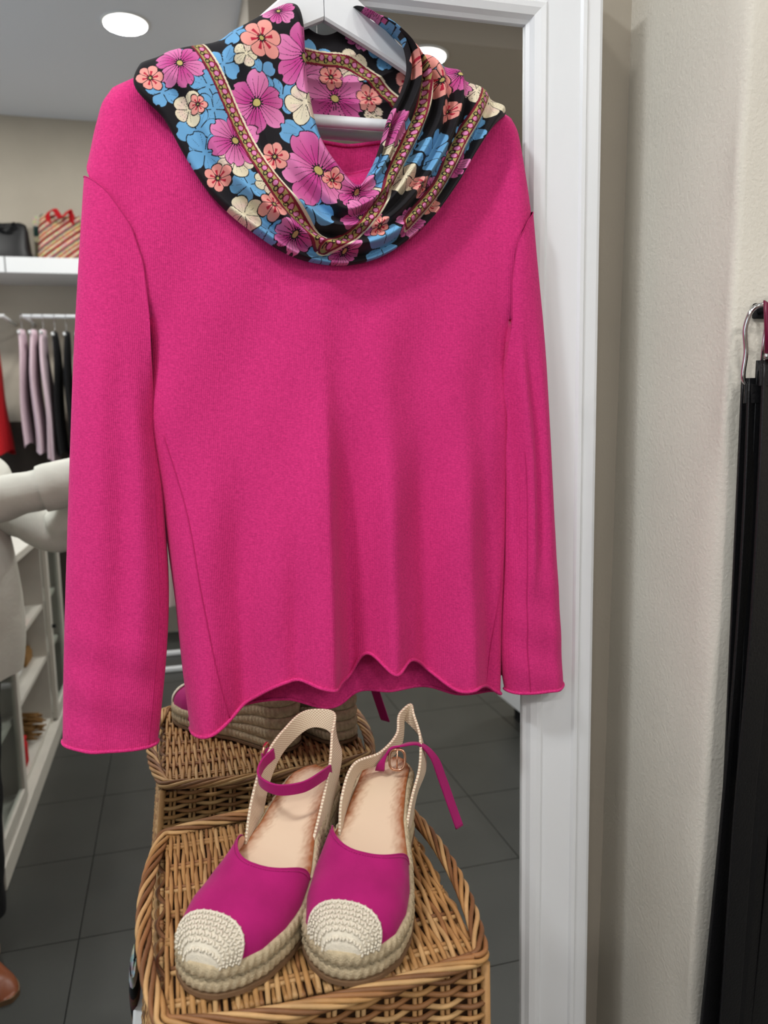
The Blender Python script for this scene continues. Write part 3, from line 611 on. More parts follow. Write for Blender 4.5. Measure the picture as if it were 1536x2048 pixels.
# ================================================================== WICKER BASKET
LZ = 0.88; PZ = 0.45
BX0, BX1, BY0, BY1 = -0.034, 0.254, 0.600, 0.893
bk = empty('wicker_basket', (0.11, 0.745, PZ), label='honey coloured wicker lidded basket with the pink wedges standing on it', cat='basket'); B0 = np.array([0.11, 0.745, PZ])
def wm(): return random.choice([MT['wick'][0]] * 4 + [MT['wick'][1]] * 4 + [MT['wick'][2]] * 2 + [MT['wick'][3]])
def basket():
    # --- lid: long rods front to back woven over pairs of cross rods
    lid = box('lid', BX0 + .008 - B0[0], BX1 - .008 - B0[0], BY0 + .008 - B0[1], BY1 - .008 - B0[1], LZ - .016 - PZ, LZ - .009 - PZ, MT['wickin'], bk)
    bars = np.linspace(BY0 + .026, BY1 - .026, 7); pitch = bars[1] - bars[0]
    for yb in bars:
        for dyy in (-.0028, .0028):
            P = [(x - B0[0], yb + dyy + .0008 * math.sin(x * 90) - B0[1], LZ - .005 - PZ) for x in np.linspace(BX0 + .004, BX1 - .004, 14)]
            tube('cross_rod', P, .0025, wm(), lid, 6)
    nst = 63; ys = np.linspace(BY0 + .003, BY1 - .003, 50); variants = []
    for k in range(8):
        sgn = 1 if k % 2 else -1; jx = rng.uniform(-.0012, .0012, 4)
        P = [(float(np.interp(y, np.linspace(BY0, BY1, 4), jx)) + .0006 * math.sin(y * 70 + k), y - B0[1], LZ - .0045 - PZ + sgn * .0030 * math.cos(math.pi * (y - bars[0]) / pitch)) for y in ys]
        v, f = tubev(P, .0023 + .0002 * (k % 3), 6); variants.append(me('rod', v, f, wm()))
    for i in range(nst):
        x = BX0 + .005 + (BX1 - BX0 - .010) * i / (nst - 1)
        o = bpy.data.objects.new('rod', variants[(i % 2) + 2 * random.randrange(4)]); o.location = (x - B0[0], 0, random.uniform(-.0006, .0006)); o.rotation_euler = (0, 0, random.uniform(-.008, .008)); link(o, lid)
    # --- rolled rope border round the lid
    loop = []
    rad = .012
    for cx, cy, a0 in ((BX1 - rad, BY0 + rad, -90), (BX1 - rad, BY1 - rad, 0), (BX0 + rad, BY1 - rad, 90), (BX0 + rad, BY0 + rad, 180)):
        loop += [(cx + rad * math.cos(R(a0 + q)), cy + rad * math.sin(R(a0 + q)), LZ) for q in (0, 30, 60, 90)]
    base = spline(loop, 700, closed=True); T_, N_, Bn = frames(base, True)
    Lp = np.r_[0, np.cumsum(np.linalg.norm(np.diff(base, axis=0), axis=1))]
    rim = empty('rim', (0, 0, 0), parent=bk)
    for k in range(6):
        ang = Lp / Lp[-1] * 2 * np.pi * 9 + k * 2 * np.pi / 6 + .25 * np.sin(Lp * 40 + k)
        P = base + N_ * (np.cos(ang) * .0040)[:, None] + Bn * (np.sin(ang) * .0056)[:, None] - B0
        P[:, 2] -= .002
        tube('border_strand', P, .0025, wm(), rim, 6, closed=True)
    # --- four woven walls
    sides = [('front', (BX0, BY0), (BX1, BY0), (-.050, -.006), (.006, -.006)), ('back', (BX0, BY1), (BX1, BY1), (-.050, .006), (.006, .006)), ('left', (BX0, BY0), (BX0, BY1), (-.050, -.006), (-.050, .006)), ('right', (BX1, BY0), (BX1, BY1), (.006, -.006), (.006, .006))]
    for nm, a, b, fa, fb in sides:
        a, b = np.array(a), np.array(b); fa, fb = np.array(fa), np.array(fb); zt, zb = LZ - .012, PZ + .004; H = zt - zb
        d = b - a; L = np.hypot(*d); nrm = np.array([d[1], -d[0]]) / L
        if nm in ('back', 'left'): nrm = -nrm
        q = lambda t, z: (a + fa * (zt - z) / H) * (1 - t) + (b + fb * (zt - z) / H) * t
        ns = max(9, int(L / .026)); 
        c = [np.r_[q(t, z) - nrm * .006, z] - B0 for t, z in ((.01, zt), (.99, zt), (.99, zb), (.01, zb))]
        wall = ob('woven_wall', c, [(0, 1, 2, 3)], MT['wickin'], bk, smooth=False)
        for i in range(ns):
            t = (i + .5) / ns
            for dd in (-.10, .10):
                p0, p1 = np.r_[q(t + dd / ns, zt), zt], np.r_[q(t + dd / ns, zb), zb]
                tube('stake', np.linspace(p0, p1, 4) - B0, .0022, wm(), wall, 6)
        rows = int(H / .0061); tt = np.linspace(0, 1, ns * 6 + 1)
        for r_ in range(rows):
            z = zt - (r_ + .5) * H / rows; sg = 1 if r_ % 2 else -1; m_ = wm(); jz = rng.uniform(-.0008, .0008, 6)
            off = sg * .0042 * np.cos(np.pi * (tt * ns - .5)) 
            P = np.array([np.r_[q(t, z) + nrm * o_, z + float(np.interp(t, np.linspace(0, 1, 6), jz))] for t, o_ in zip(tt, off)]) - B0
            tube('weaver', P, .0027, m_, wall, 5)
    for cx, cy, f in ((BX0, BY0, (-.050, -.006)), (BX1, BY0, (.006, -.006)), (BX0, BY1, (-.050, .006)), (BX1, BY1, (.006, .006))):
        tube('corner_post', np.array([(cx, cy, LZ - .008), (cx + f[0], cy + f[1], PZ + .003)]) - B0, .0045, MT['wick'][0], bk, 8)
    box('base', BX0 - .045 - B0[0], BX1 - B0[0], BY0 - B0[1], BY1 - B0[1], .0005, .006, MT['wick'][2], bk)
basket()
# white plinth under the basket
pl = empty('display_plinth', (0.09, 0.75, 0), label='white box plinth carrying the wicker basket', cat='plinth')
box('body', -.190, .20, -.145, .155, .0, PZ - .022, MT['white'], pl, .004); box('top', -.194, .205, -.150, .160, PZ - .021, PZ, MT['white'], pl, .004)
# striped pouch hanging over the plinth edge
def pouch():
    m = band_mat('striped_woven_cloth', (0, 0, 0), [srgb(110, 70, 60), srgb(20, 20, 26), srgb(225, 225, 225), srgb(22, 22, 28), srgb(196, 110, 30), srgb(24, 20, 24)], 9)
    e = empty('striped_pouch', (-.092, .690, PZ - .004), label='small black, white and orange striped woven pouch beside the basket on the plinth', cat='pouch')
    V = []; n, k = 14, 12
    for i in range(n):
        z = .055 - .115 * i / (n - 1)
        for j in range(k):
            a = 2 * math.pi * j / k; b = math.sin(math.pi * (.12 + .84 * i / (n - 1))) ** .6
            V.append((-.0105 + .0088 * b * math.cos(a), .045 * (.85 + .15 * b) * math.sin(a), z - .004 * math.sin(a * 2)))
    F = [(i * k + j, i * k + (j + 1) % k, (i + 1) * k + (j + 1) % k, (i + 1) * k + j) for i in range(n - 1) for j in range(k)] + [tuple(range(k)), tuple((n - 1) * k + j for j in range(k))[::-1]]
    ob('pouch_body', V, F, m, e); tube('wrist_loop', spline([(-.0105, 0, .052), (-.004, .004, .064), (.004, .012, .060), (.006, .014, .040)], 14), .0016, m, e, 6)
pouch()
# ================================================================== WEDGE ESPADRILLES
SLn = 0.268
WY = [0, .003, .010, .026, .06, .10, .14, .175, .205, .234, .253, .2635, .2665, SLn]; WX = [0, .0125, .0225, .0305, .0320, .036, .0475, .0525, .0520, .0455, .0325, .0185, .0115, 0]
def hw(y): return np.interp(y, WY, WX)
def zt(y): return .030 + .050 * ss((.195 - np.asarray(y)) / .165)
def shoe(loc, rz, sgn, label, straps):
    e = empty('wedge_espadrille', loc, rz, label=label, cat='shoe', group='pair of pink wedge espadrilles')
    cxf = lambda y: sgn * (.007 * ss((np.asarray(y) - .12) / .14) - .002)
    a = np.linspace(0, np.pi, 90); ysd = SLn * (1 - np.cos(a)) / 2
    out = np.vstack([np.c_[cxf(ysd) + hw(ysd), ysd], np.c_[cxf(ysd) - hw(ysd), ysd][::-1][1:-1]])
    out = spline(out, 420, closed=True); n = len(out)
    # smooth the outline slightly
    for _ in range(6): out = (np.roll(out, 1, 0) + 2 * out + np.roll(out, -1, 0)) / 4
    arc = np.r_[0, np.cumsum(np.linalg.norm(np.diff(out, axis=0), axis=1))]
    tan = np.roll(out, -1, 0) - np.roll(out, 1, 0); tan /= np.linalg.norm(tan, axis=1)[:, None]; nor = np.c_[tan[:, 1], -tan[:, 0]]
    ctr = np.array([0, SLn * .5])
    if ((out - ctr) * nor).sum() < 0: nor = -nor
    core = out - nor * .004; zz = zt(out[:, 1])
    V = np.vstack([np.c_[core, np.full(n, .003)], np.c_[core, zz - .001]]); F = [(i, (i + 1) % n, n + (i + 1) % n, n + i) for i in range(n)] + [tuple(range(n))[::-1]]
    sole = ob('wedge_sole', V, F, MT['jute'], e)
    ost = out + nor * .001; V = np.vstack([np.c_[ost, np.zeros(n)], np.c_[ost, np.full(n, .004)]])
    ob('outsole', V, [(i, (i + 1) % n, n + (i + 1) % n, n + i) for i in range(n)] + [tuple(range(n))[::-1], tuple(range(n, 2 * n))], MT['rubber'], e, smooth=False)
    # braided rope rows: one along the ground, one along the top, wedge rows between that die out towards the toe
    tb = .0135
    rowsZ = [(.004 + tb / 2 + 0 * zz, np.full(n, tb / 2)), (zz - tb / 2, np.full(n, tb / 2))]
    gap = np.clip(zz - .004 - 2 * tb, 0, None)
    for k in range(3): rowsZ.append((.004 + tb + gap * (k + .5) / 3, np.maximum(gap / 6, .0012)))
    sides = 10; aa = np.arange(sides) * 2 * np.pi / sides
    for zc, rv in rowsZ:
        rad = .0036
        V = np.zeros((n, sides, 3))
        for j, an in enumerate(aa):
            vv = abs((an / np.pi + .5) % 2 - 1)       # herringbone: two slanted halves
            br = 1 + .28 * np.sin(2 * np.pi * (arc / .0075 + vv * .9)) * (math.cos(an) > -.2)
            V[:, j, :2] = out + nor * ((-.003 + rad * br * math.cos(an)))[:, None]; V[:, j, 2] = zc + rv * math.sin(an) * 1.02
        ob('jute_braid', V.reshape(-1, 3), [(i * sides + j, ((i + 1) % n) * sides + j, ((i + 1) % n) * sides + (j + 1) % sides, i * sides + (j + 1) % sides) for i in range(n) for j in range(sides)], MT['jute'], sole)
    # insole with burnished edges
    ny, nx = 90, 31; V = []; C = []
    lite, dark = np.array(srgb(222, 196, 168)[:3]), np.array(srgb(150, 88, 50)[:3])
    for y in np.linspace(.003, SLn - .01, ny):
        wv_ = max(float(hw(y)) - .0045, .002)
        for q in np.linspace(-1, 1, nx):
            V.append((float(cxf(y)) + q * wv_, y, float(zt(y)) + .0015 + .002 * q * q - (.0025 if abs(q) == 1 else 0)))
            de = (1 - abs(q)) * wv_; de = min(de, max(y - .003, 0)); st = random.uniform(-.005, .005)
            f = float(np.clip((de + st * .5 - .002) / .014, 0, 1)) ** .8; C.append(dark * (1 - f) + lite * f)
    ins = ob('insole', V, gridf(ny, nx, flip=True), MT['insole'], e); setcol(ins.data, np.array(C))
    # vamp
    na, nl = 61, 46
    def vs(a_, l, off=0.0):
        y0 = .134 + .040 * np.sin(a_) ** 2 - .012 * np.cos(a_); y1 = SLn - .004; y = y0 + (y1 - y0) * l
        h = np.interp(y, [.10, .14, .175, .21, .235, .250, .259, SLn - .0041, SLn], [.046, .042, .039, .035, .029, .0235, .018, .009, 0]) + off
        h = np.where(np.asarray(l) > .99995, 0, h)
        wv_ = np.maximum(hw(y) - .0035 + off, .001)
        return np.stack([cxf(y) + wv_ * np.sign(np.cos(a_)) * np.abs(np.cos(a_)) ** .85, y, zt(y) - .004 + h * np.abs(np.sin(a_)) ** .80], -1)
    A, Lq = np.meshgrid(np.linspace(0, np.pi, na), np.sin(np.linspace(0, np.pi / 2, nl)), indexing='ij')
    vp = ob('vamp', vs(A, Lq).reshape(-1, 3), gridf(na, nl), MT['magenta'], e)
    Ai, Li = np.meshgrid(np.linspace(0, np.pi, na), np.linspace(0, .8, 20), indexing='ij')
    ob('lining', vs(Ai, Li, -.0016).reshape(-1, 3), gridf(na, 20, flip=True), MT['lining'], vp)
    ed = vs(np.linspace(0, np.pi, 50), np.zeros(50)); tube('topline_piping', ed, .0008, MT['magenta'], vp, 6)
    st = vs(np.linspace(.15, np.pi - .15, 70), np.full(70, .035), .0006)
    ob('stitching', *join([tubev(np.array([st[i] * .8 + st[i + 1] * .2, st[i] * .3 + st[i + 1] * .7]), .0004, 4) for i in range(0, 69, 1)]), MT['magenta'], vp, kind='stuff')
    # crochet toe cap: base shell plus rows of stitches
    def lcap(a_): return None
    def at_y(a_, y, off):
        y0 = .134 + .040 * np.sin(a_) ** 2 - .012 * np.cos(a_); return vs(a_, (y - y0) / (SLn - .004 - y0), off)
    capb = lambda a_: SLn - .018 - .015 * np.sin(a_) ** 1.2 - .004 * np.cos(a_)
    Ac, Lc = np.meshgrid(np.linspace(0.02, np.pi - .02, 41), np.r_[np.linspace(0, .98, 16), .9985, 1], indexing='ij')
    Yc = capb(Ac) + (SLn - .004 - capb(Ac)) * Lc
    cap = ob('toe_cap', at_y(Ac, Yc, .0012).reshape(-1, 3), gridf(41, 18), MT['crochet'], e)
    parts = []; lum = [(0, 0, 1)]
    ico = bmesh.new(); bmesh.ops.create_icosphere(ico, subdivisions=1, radius=1.0); iv = np.array([v.co[:] for v in ico.verts]); fi = [tuple(v.index for v in f.verts) for f in ico.faces]; ico.free()
    rows = 7
    for r_ in range(rows):
        l = .03 + .90 * r_ / (rows - 1); ar = np.linspace(.04, np.pi - .04, 200); pts = at_y(ar, capb(ar) + (SLn - .0042 - capb(ar)) * l, .0022)
        dl = np.r_[0, np.cumsum(np.linalg.norm(np.diff(pts, axis=0), axis=1))]; cnt = int(dl[-1] / .0062)
        for i in range(cnt):
            for hh in (-1, 1):
                tq = (i + .5 + (.5 if r_ % 2 else 0) * .8) / cnt * dl[-1] + hh * .0013
                if tq > dl[-1]: continue
                c = np.array([np.interp(tq, dl, pts[:, j]) for j in range(3)]); c2 = np.array([np.interp(min(tq + .001, dl[-1]), dl, pts[:, j]) for j in range(3)])
                tg = c2 - c; tg /= np.linalg.norm(tg) + 1e-9; fwv = np.array([0, 1.0, -.4]); fwv -= tg * (fwv @ tg); fwv /= np.linalg.norm(fwv); up_ = np.cross(tg, fwv)
                d1 = (fwv + hh * .55 * tg); d1 /= np.linalg.norm(d1); d2 = np.cross(up_, d1)
                parts.append((c + iv[:, :1] * d1 * .0032 + iv[:, 1:2] * d2 * .0013 + iv[:, 2:] * up_ * .0013, fi))
    ob('crochet_stitches', *join(parts), MT['crochet'], cap, kind='stuff')
    rim = at_y(np.linspace(.02, np.pi - .02, 50), capb(np.linspace(.02, np.pi - .02, 50)), .0018); tube('cap_edge', rim, .0013, MT['crochet'], cap, 7)
    # webbing band round the heel
    P, W = straps['band']; ribbon('heel_band', P, W, .0028, MT['gingham'], e, 90)
    for nm, (P, W) in straps['ribbons']: ribbon(nm, P, W, .0022, MT['magenta'], e, 60)
    bp, bn, bu = [np.array(q, float) for q in straps['buckle']]
    bn /= np.linalg.norm(bn); bu /= np.linalg.norm(bu); br = np.cross(bn, bu)
    t_ = np.linspace(0, 2 * np.pi, 28, endpoint=False)
    cg = np.array([bp + br * .0088 * np.sign(math.cos(q)) * abs(math.cos(q)) ** .7 + bu * .0115 * np.sign(math.sin(q)) * abs(math.sin(q)) ** .7 for q in t_])
    bu_o = tube('buckle', cg, .0015, MT['gold'], e, 8, closed=True, label='rose gold oval buckle'); tube('buckle_pin', np.array([bp - bu * .0115, bp + bu * .011 + bn * .001]), .0009, MT['gold'], bu_o, 6)
    return e
def rz_of(h, t): d = (t[0] - h[0], t[1] - h[1]); return math.atan2(-d[0], d[1])
Wz = lambda *l: [tuple(q) for q in l]
# photo-left shoe: band stands up in a loop, strap buckled in a U across the ankle opening
bandL = ([(.033, .112, .046), (.0345, .094, .080), (.034, .066, .110), (.029, .030, .126), (.012, -.004, .136), (-.010, -.008, .134), (-.024, .012, .120), (-.032, .040, .100), (-.0345, .072, .074), (-.034, .102, .044)],
         [(.001, .014, .006), (.001, .0125, .008), (.001, .009, .010), (.001, .004, .0105), (.002, .000, .0105), (-.003, -.001, .0115), (.002, .007, .011), (.001, .011, .009), (0, .014, .007), (0, .016, .004)])
ribL = [('ankle_strap', ([(.031, .058, .120), (.034, .080, .117), (.026, .104, .113), (.004, .112, .110), (-.018, .098, .108), (-.030, .070, .108), (-.0325, .050, .106)], [(0, .0012, .0062)] * 7)),
        ('strap_end', ([(.0335, .050, .119), (.036, .062, .122), (.037, .074, .121)], [(0, .001, .0055)] * 3))]
hL, tL = (0.149, 0.842), (0.010, 0.626)
shoe((hL[0], hL[1], LZ + .0015), rz_of(hL, tL), 1, 'pink wedge espadrille on the left of the basket lid with its ankle strap buckled', dict(band=bandL, ribbons=ribL, buckle=((.0375, .064, .121), (1, .1, 0), (0, .05, 1))))
# photo-right shoe: narrow folded heel loop, strap undone and hanging down outside
bandR = ([(.033, .112, .046), (.0345, .094, .077), (.028, .066, .098), (.004, .046, .102), (-.010, .022, .112), (-.010, -.006, .126), (-.014, -.018, .130), (-.024, -.010, .122), (-.036, .012, .106), (-.040, .034, .088), (-.0355, .064, .070), (-.033, .096, .044)],
         [(.001, .014, .006), (.001, .012, .008), (.001, .009, .009), (.001, .006, .009), (.001, .004, .010), (.001, .002, .0105), (-.004, -.002, .010), (.001, .003, .012), (.001, .008, .012), (.001, .013, .009), (0, .015, .006), (0, .016, .004)])
ribR = [('ankle_strap', ([(.006, .050, .088), (.004, .053, .098), (-.004, .050, .111), (-.020, .040, .116), (-.036, .027, .112), (-.050, .018, .094), (-.060, .015, .066), (-.070, .014, .036), (-.080, .013, .006)], [(-.0055, .002, .001), (-.005, .001, .003), (-.002, .003, .005), (-.001, .006, .002), (.001, .006, .002), (.003, .006, .002), (.003, .0065, .001), (.003, .0065, .001), (.003, .0065, .001)]))]
hR, tR = (0.236, 0.840), (0.114, 0.600)
shoe((hR[0], hR[1], LZ + .0015), rz_of(hR, tR), -1, 'pink wedge espadrille on the right of the basket lid with its strap hanging loose', dict(band=bandR, ribbons=ribR, buckle=((-.014, .050, .103), (-.15, 1, .35), (0, -.2, 1))))

# ================================================================== BELTS ON THE PIER
def belts():
    rk = empty('belt_rack', (.72, PY, 1.478), label='small dark metal belt rack screwed to the plaster pier', cat='rack')
    box('backplate', -.038, .16, -.008, -.001, -.008, .010, MT['blackcloth'], rk, .002); 
    for xo in (-.033, .0, .034, .068): tube('peg', [(xo, -.008, 0), (xo, -.03, 0), (xo, -.05, .004)], .0035, MT['chrome'], rk, 8)
    lab = ['black leather belt with a wide chrome wire buckle, leftmost on the belt rack', 'black leather belt with a burgundy and chrome buckle on the belt rack', 'black leather belt third from the left on the belt rack', 'black leather belt at the right end of the belt rack']
    for i, xo in enumerate((.668, .672, .724, .762)):
        y0 = PY - .036 + .006 * i - (.024 if i == 1 else 0)
        e = empty('belt', (xo, y0, 1.40), label=lab[i], cat='belt', group='belts on the pier rack')
        ztop = (0.0, 0.02, .03, .03)[i]
        sw_ = (-.016 if i == 0 else -.004 * i)
        P = [(0, 0, ztop), (.001, -.003, -.10), (.004, -.002, -.30), (.0, 0, -.55), (sw_ * .6, -.002, -.75), (sw_ * 1.3, -.002, -1.0)]
        ribbon('strap', P, [(.0165, .003, 0)] * 6, .004, MT['blackleather'], e, 50)
        P2 = [(.004, .010, ztop), (.010, .012, -.25), (.014, .010, -.6), (.012, .012, -.95)]
        ribbon('strap_tail', P2, [(.016, -.003, 0)] * 4, .004, MT['blackleather'], e, 40)
        ribbon('keeper', [(-.019, -.001, ztop - .018), (0, -.007, ztop - .018), (.019, -.001, ztop - .018)], [(0, 0, .011)] * 3, .003, MT['blackleather'], e, 16)
        if i != 1:
            fr = [(-.019, 0, ztop - .004), (-.021, -.002, ztop + .03), (-.025, -.004, ztop + .060), (-.018, -.006, ztop + .078), (.004, -.008, ztop + .083), (.018, -.006, ztop + .078), (.022, -.004, ztop + .055), (.019, 0, ztop - .004)]
            b = tube('buckle', spline(fr, 50, closed=True), .0028, MT['chrome'], e, 8, closed=True, label='chrome wire buckle'); tube('buckle_pin', [(0, -.002, ztop), (.0, -.008, ztop + .082)], .002, MT['chrome'], b, 8)
        else:
            pts = [(-.012, -.004, ztop + .002), (-.015, -.006, ztop + .030), (-.024, -.010, ztop + .062), (.002, -.010, ztop + .046), (.024, -.006, ztop + .026), (.022, -.004, ztop + .002)]
            b = tube('buckle', pts + [pts[0]], .0042, MT['burg'], e, 8, label='burgundy and chrome angular buckle')
            tube('buckle_inlay', [(p[0] * .82 + .001, p[1] - .004, p[2] * .95 + ztop * .05 + .001) for p in pts], .0024, MT['chrome'], b, 8); tube('buckle_bar', [(-.018, -.006, ztop + .004), (.022, -.006, ztop + .004)], .0035, MT['chrome'], b, 8)
belts()

# ================================================================== ROOM SEEN IN THE MIRROR
# wall shelf with bags
sh = empty('wall_shelf', (-.9, YB + .2, 2.25), label='white wall shelf carrying handbags above the clothes rail', cat='shelf')
box('shelf_board', -1.3, 1.0, -.2, .2, .0, .088, MT['white'], sh, .003)
for xo in (-.30, .55): box('bracket', xo, xo + .012, -.2, .16, -.16, 0, MT['white'], sh)
for xo in (.062,): box('board_joint', xo, xo + .004, .199, .2025, 0, .088, MT['grout'], sh)
def bag(name, x, y, z, wx, wy, h, m, label, handle_m, hh, n=26):
    e = empty(name, (x, y, z), label=label, cat='bag', group='bags on the wall shelf')
    V = []; k = 14
    for i in range(k):
        t = i / (k - 1); zz = h * t; sx = wx * (1 - .10 * t) * (.92 + .08 * math.sin(math.pi * min(1, t * 3 + .2) / 1.2)); sy = wy * (1 - .75 * t ** 1.5)
        if t > .92: sx *= .97
        for j in range(n):
            a = 2 * math.pi * j / n; c, s_ = math.cos(a), math.sin(a)
            V.append((sx * np.sign(c) * abs(c) ** .55, sy * np.sign(s_) * abs(s_) ** .55, zz + .008 * math.sin(3 * a + x * 9) * t))
    F = [(i * n + j, i * n + (j + 1) % n, (i + 1) * n + (j + 1) % n, (i + 1) * n + j) for i in range(k - 1) for j in range(n)] + [tuple(range(n))[::-1], tuple((k - 1) * n + j for j in range(n))]
    ob('bag_body', V, F, m, e)
    for s_ in (-1, 1):
        P = [(-.45 * wx, s_ * wy * .3, h * .80), (-.42 * wx, s_ * (wy * .45 + .01), h * 1.02), (-.15 * wx, s_ * (wy * .6 + .02), h * (1.02 + hh)), (.1 * wx, s_ * (wy * .7 + .02), h * (.86 + hh)), (.45 * wx, s_ * (wy * .45 + .01), h * (1.03 + hh)), (.5 * wx, s_ * wy * .3, h * .80)]
        ribbon('bag_handle', P, [(.012, .010, .004)] * 6, .006, handle_m, e, 40)
    return e
kilim = band_mat('kilim_woven_cloth', (0, R(38), 0), [srgb(150, 60, 56), srgb(226, 205, 168), srgb(176, 80, 56), srgb(216, 190, 150), srgb(96, 96, 90), srgb(186, 96, 96), srgb(230, 214, 186), srgb(160, 76, 60)], 13)
bag('tote_bag', -.55, YB + .22, 2.34, .135, .075, .27, kilim, 'patterned woven tote bag with red handles on the white shelf', MT['red'], .06)
bag('handbag', -.87, YB + .24, 2.34, .165, .08, .21, MT['blackleather'], 'black leather handbag at the left on the white shelf', MT['blackleather'], -.06)
e = empty('tote_bag_cream', (-.665, YB + .10, 2.34), label='cream and green striped tote standing behind the patterned bag', cat='bag', group='bags on the wall shelf')
e.name = 'folded_tote'
box('bag_body', -.05, .07, -.012, .012, 0, .30, band_mat('cream_green_cloth', (0, 0, 0), [srgb(222, 214, 184), srgb(222, 214, 184), srgb(214, 205, 176), srgb(30, 66, 56), srgb(222, 214, 184)], 3.4), e, .008)
# rail with hanging clothes
RZ = 2.01; RY = -3.0
rl = empty('clothes_rail', (-.2, RY, RZ), label='white wall-mounted clothes rail under the bag shelf', cat='rail')
tube('rail', [(-.567, 0, 0), (.75, 0, 0)], .011, MT['white'], rl, 10); tube('rail', [(-1.5, 0, 0), (-.66, 0, 0)], .011, MT['white'], rl, 10)
for xo in (-.56, .74, -1.49, -.67): tube('rail_bracket', [(xo, -.398, 0), (xo, 0, 0)], .009, MT['white'], rl, 8)
def garment(x, ztop, zbot, wid, m, label, ph, group, lean=0.0, y=RY, cat='garment', name='hanging_garment'):
    e = empty(name, (x, y, RZ + .011), label=label, cat=cat, group=group)
    nz, na = 22, 40; V = []; dep = .17
    for i in range(nz):
        t = i / (nz - 1); z = ztop + (zbot - ztop) * t - RZ - .011; s_ = min(1, .30 + 1.1 * math.sqrt(t * 1.2)) if t < .45 else 1
        for j in range(na):
            a = 2 * math.pi * j / na; rr = 1 + .12 * math.sin(5 * a + ph) * t
            V.append((wid * (.75 + .45 * t) * rr * math.cos(a) + lean * t + .006 * math.sin(7 * t + ph), dep * s_ * rr * math.sin(a) * (1 + .0 * t), z + .014 * math.sin(2 * a + ph) * t))
    F = [(i * na + j, i * na + (j + 1) % na, (i + 1) * na + (j + 1) % na, (i + 1) * na + j) for i in range(nz - 1) for j in range(na)] + [tuple(range(na))[::-1]]
    ob('cloth', V, F, m, e)
    zt_ = ztop - RZ - .011
    tube('hanger_hook', spline([(0, 0, zt_ - .005), (0, 0, -.035), (0, .012, -.03), (0, .0155, -.011), (0, 0, .0035), (0, -.0145, -.009)], 24), .002, MT['chrome'], e, 6)
    box('hanger_clip', -.010, .010, .05, .062, zt_ - .10, zt_ - .055, MT['white'], e, .003); box('hanger_bar', -.006, .006, -.12, .12, zt_ - .03, zt_ - .012, MT['white'], e, .003)
    return e
k = 0
for i, x in enumerate((-.775, -.718, -.661)):
    garment(x, 1.93, (1.28, 1.24, 1.19)[i], .0205, MT['lilac'], ['pale lilac top on the clothes rail, nearest the red jacket', 'pale lilac top hanging in the middle of the three lilac ones', 'pale lilac top on the clothes rail, next to the black trousers'][i], i * 1.7, 'lilac tops on the rail', .008 * i)
ORD = ['first', 'second', 'third', 'fourth', 'fifth', 'sixth']
for i in range(6):
    garment(-.600 + .062 * i, 1.92, 1.22 - .02 * (i % 3), .0185, MT['blackcloth'], 'black trousers on the clothes rail, %s from the lilac tops' % ORD[i], i * 2.1, 'black trousers on the rail', name='hanging_trousers', cat='trousers')
for i in range(3):
    garment(-.945 - .085 * i, 1.90, 1.24, .034, MT['red'] if i < 2 else MT['blackcloth'], ['red jacket on the left clothes rail, nearest the lilac tops', 'red jacket on the left clothes rail, second from the lilac tops', 'black jacket on the left clothes rail'][i], 1 + i, 'jackets on the left rail', .03, name='hanging_jacket', cat='jacket')
# dark low wall panel below the clothes
box('baseboard_back', XL, -.62, YB + .001, YB + .03, 0, 1.42, mat('dark_brown_panel', srgb(52, 42, 34), 0.6, var=.1), kind='structure')
# fitting-room curtain
cu = empty('curtain', (.15, -3.05, .25), label='pale pink fitting-room curtain with its hem above the floor', cat='curtain')
V = []; n = 160
for z in np.linspace(0, 1.62, 12):
    for i in range(n): xx = -.36 + .72 * i / (n - 1); V.append((xx, .022 * math.sin(i * .43) + .006 * math.sin(i * .17 + z), z))
ob('curtain_cloth', V, gridf(12, n), MT['curtain'], cu)
# low white bars standing for pale stripes across the floor
gr = empty('floor_bars', (0.1, -2.66, 0), label='pair of low white bars on the floor before the curtain', cat='rack')
for yo in (-.17, .16): box('floor_bar', -.5, .5, yo - .018, yo + .018, .004, .028, MT['white'], gr, .004)
for xo in (-.49, .49): box('cross_bar', xo - .01, xo + .01, -.17, .16, .0, .02, MT['white'], gr, .003)

# white display cabinet along the left
cb = empty('display_cabinet', (-.56, -1.28, 0), label='low white display cabinet with glazed doors and open shelves left of the aisle', cat='cabinet')
CY0, CY1, CD, CH = -.84, .80, -.40, .92
box('plinth', CD, .022, CY0, CY1, .0, .075, MT['whitewood'], cb, .004); box('cabinet_top', CD, .012, CY0, CY1, CH - .03, CH, MT['whitewood'], cb, .003)
box('back_panel', CD, CD + .012, CY0, CY1, .075, CH - .03, MT['whitewood'], cb)
for yo in (CY0, -.42, .33, CY1 - .02): box('upright', CD + .012, -.006, yo, yo + .02, .075, CH - .03, MT['whitewood'], cb)
for z in (.09, .37, .60): box('shelf', CD + .012, -.012, CY0 + .02, CY1 - .02, z - .009, z + .009, MT['whitewood'], cb)
def cdoor(y0, y1, open_=0.0, hinge=None):
    d = empty('door', (0, y0, 0), parent=cb); d.rotation_euler = (0, 0, -open_)
    L = y1 - y0; fw_ = .045
    box('door_stile', -.004, .016, .002, fw_, .085, CH - .035, MT['whitewood'], d, .003); box('door_stile', -.004, .016, L - fw_, L - .002, .085, CH - .035, MT['whitewood'], d, .003)
    box('door_rail', -.004, .016, fw_, L - fw_, .085, .135, MT['whitewood'], d, .003); box('door_rail', -.004, .016, fw_, L - fw_, CH - .085, CH - .035, MT['whitewood'], d, .003)
    box('pane', .004, .007, fw_, L - fw_, .135, CH - .085, MT['glass'], d); tube('knob', [(.016, L - .022, .5), (.032, L - .022, .5)], .008, MT['blackcloth'], d, 10)
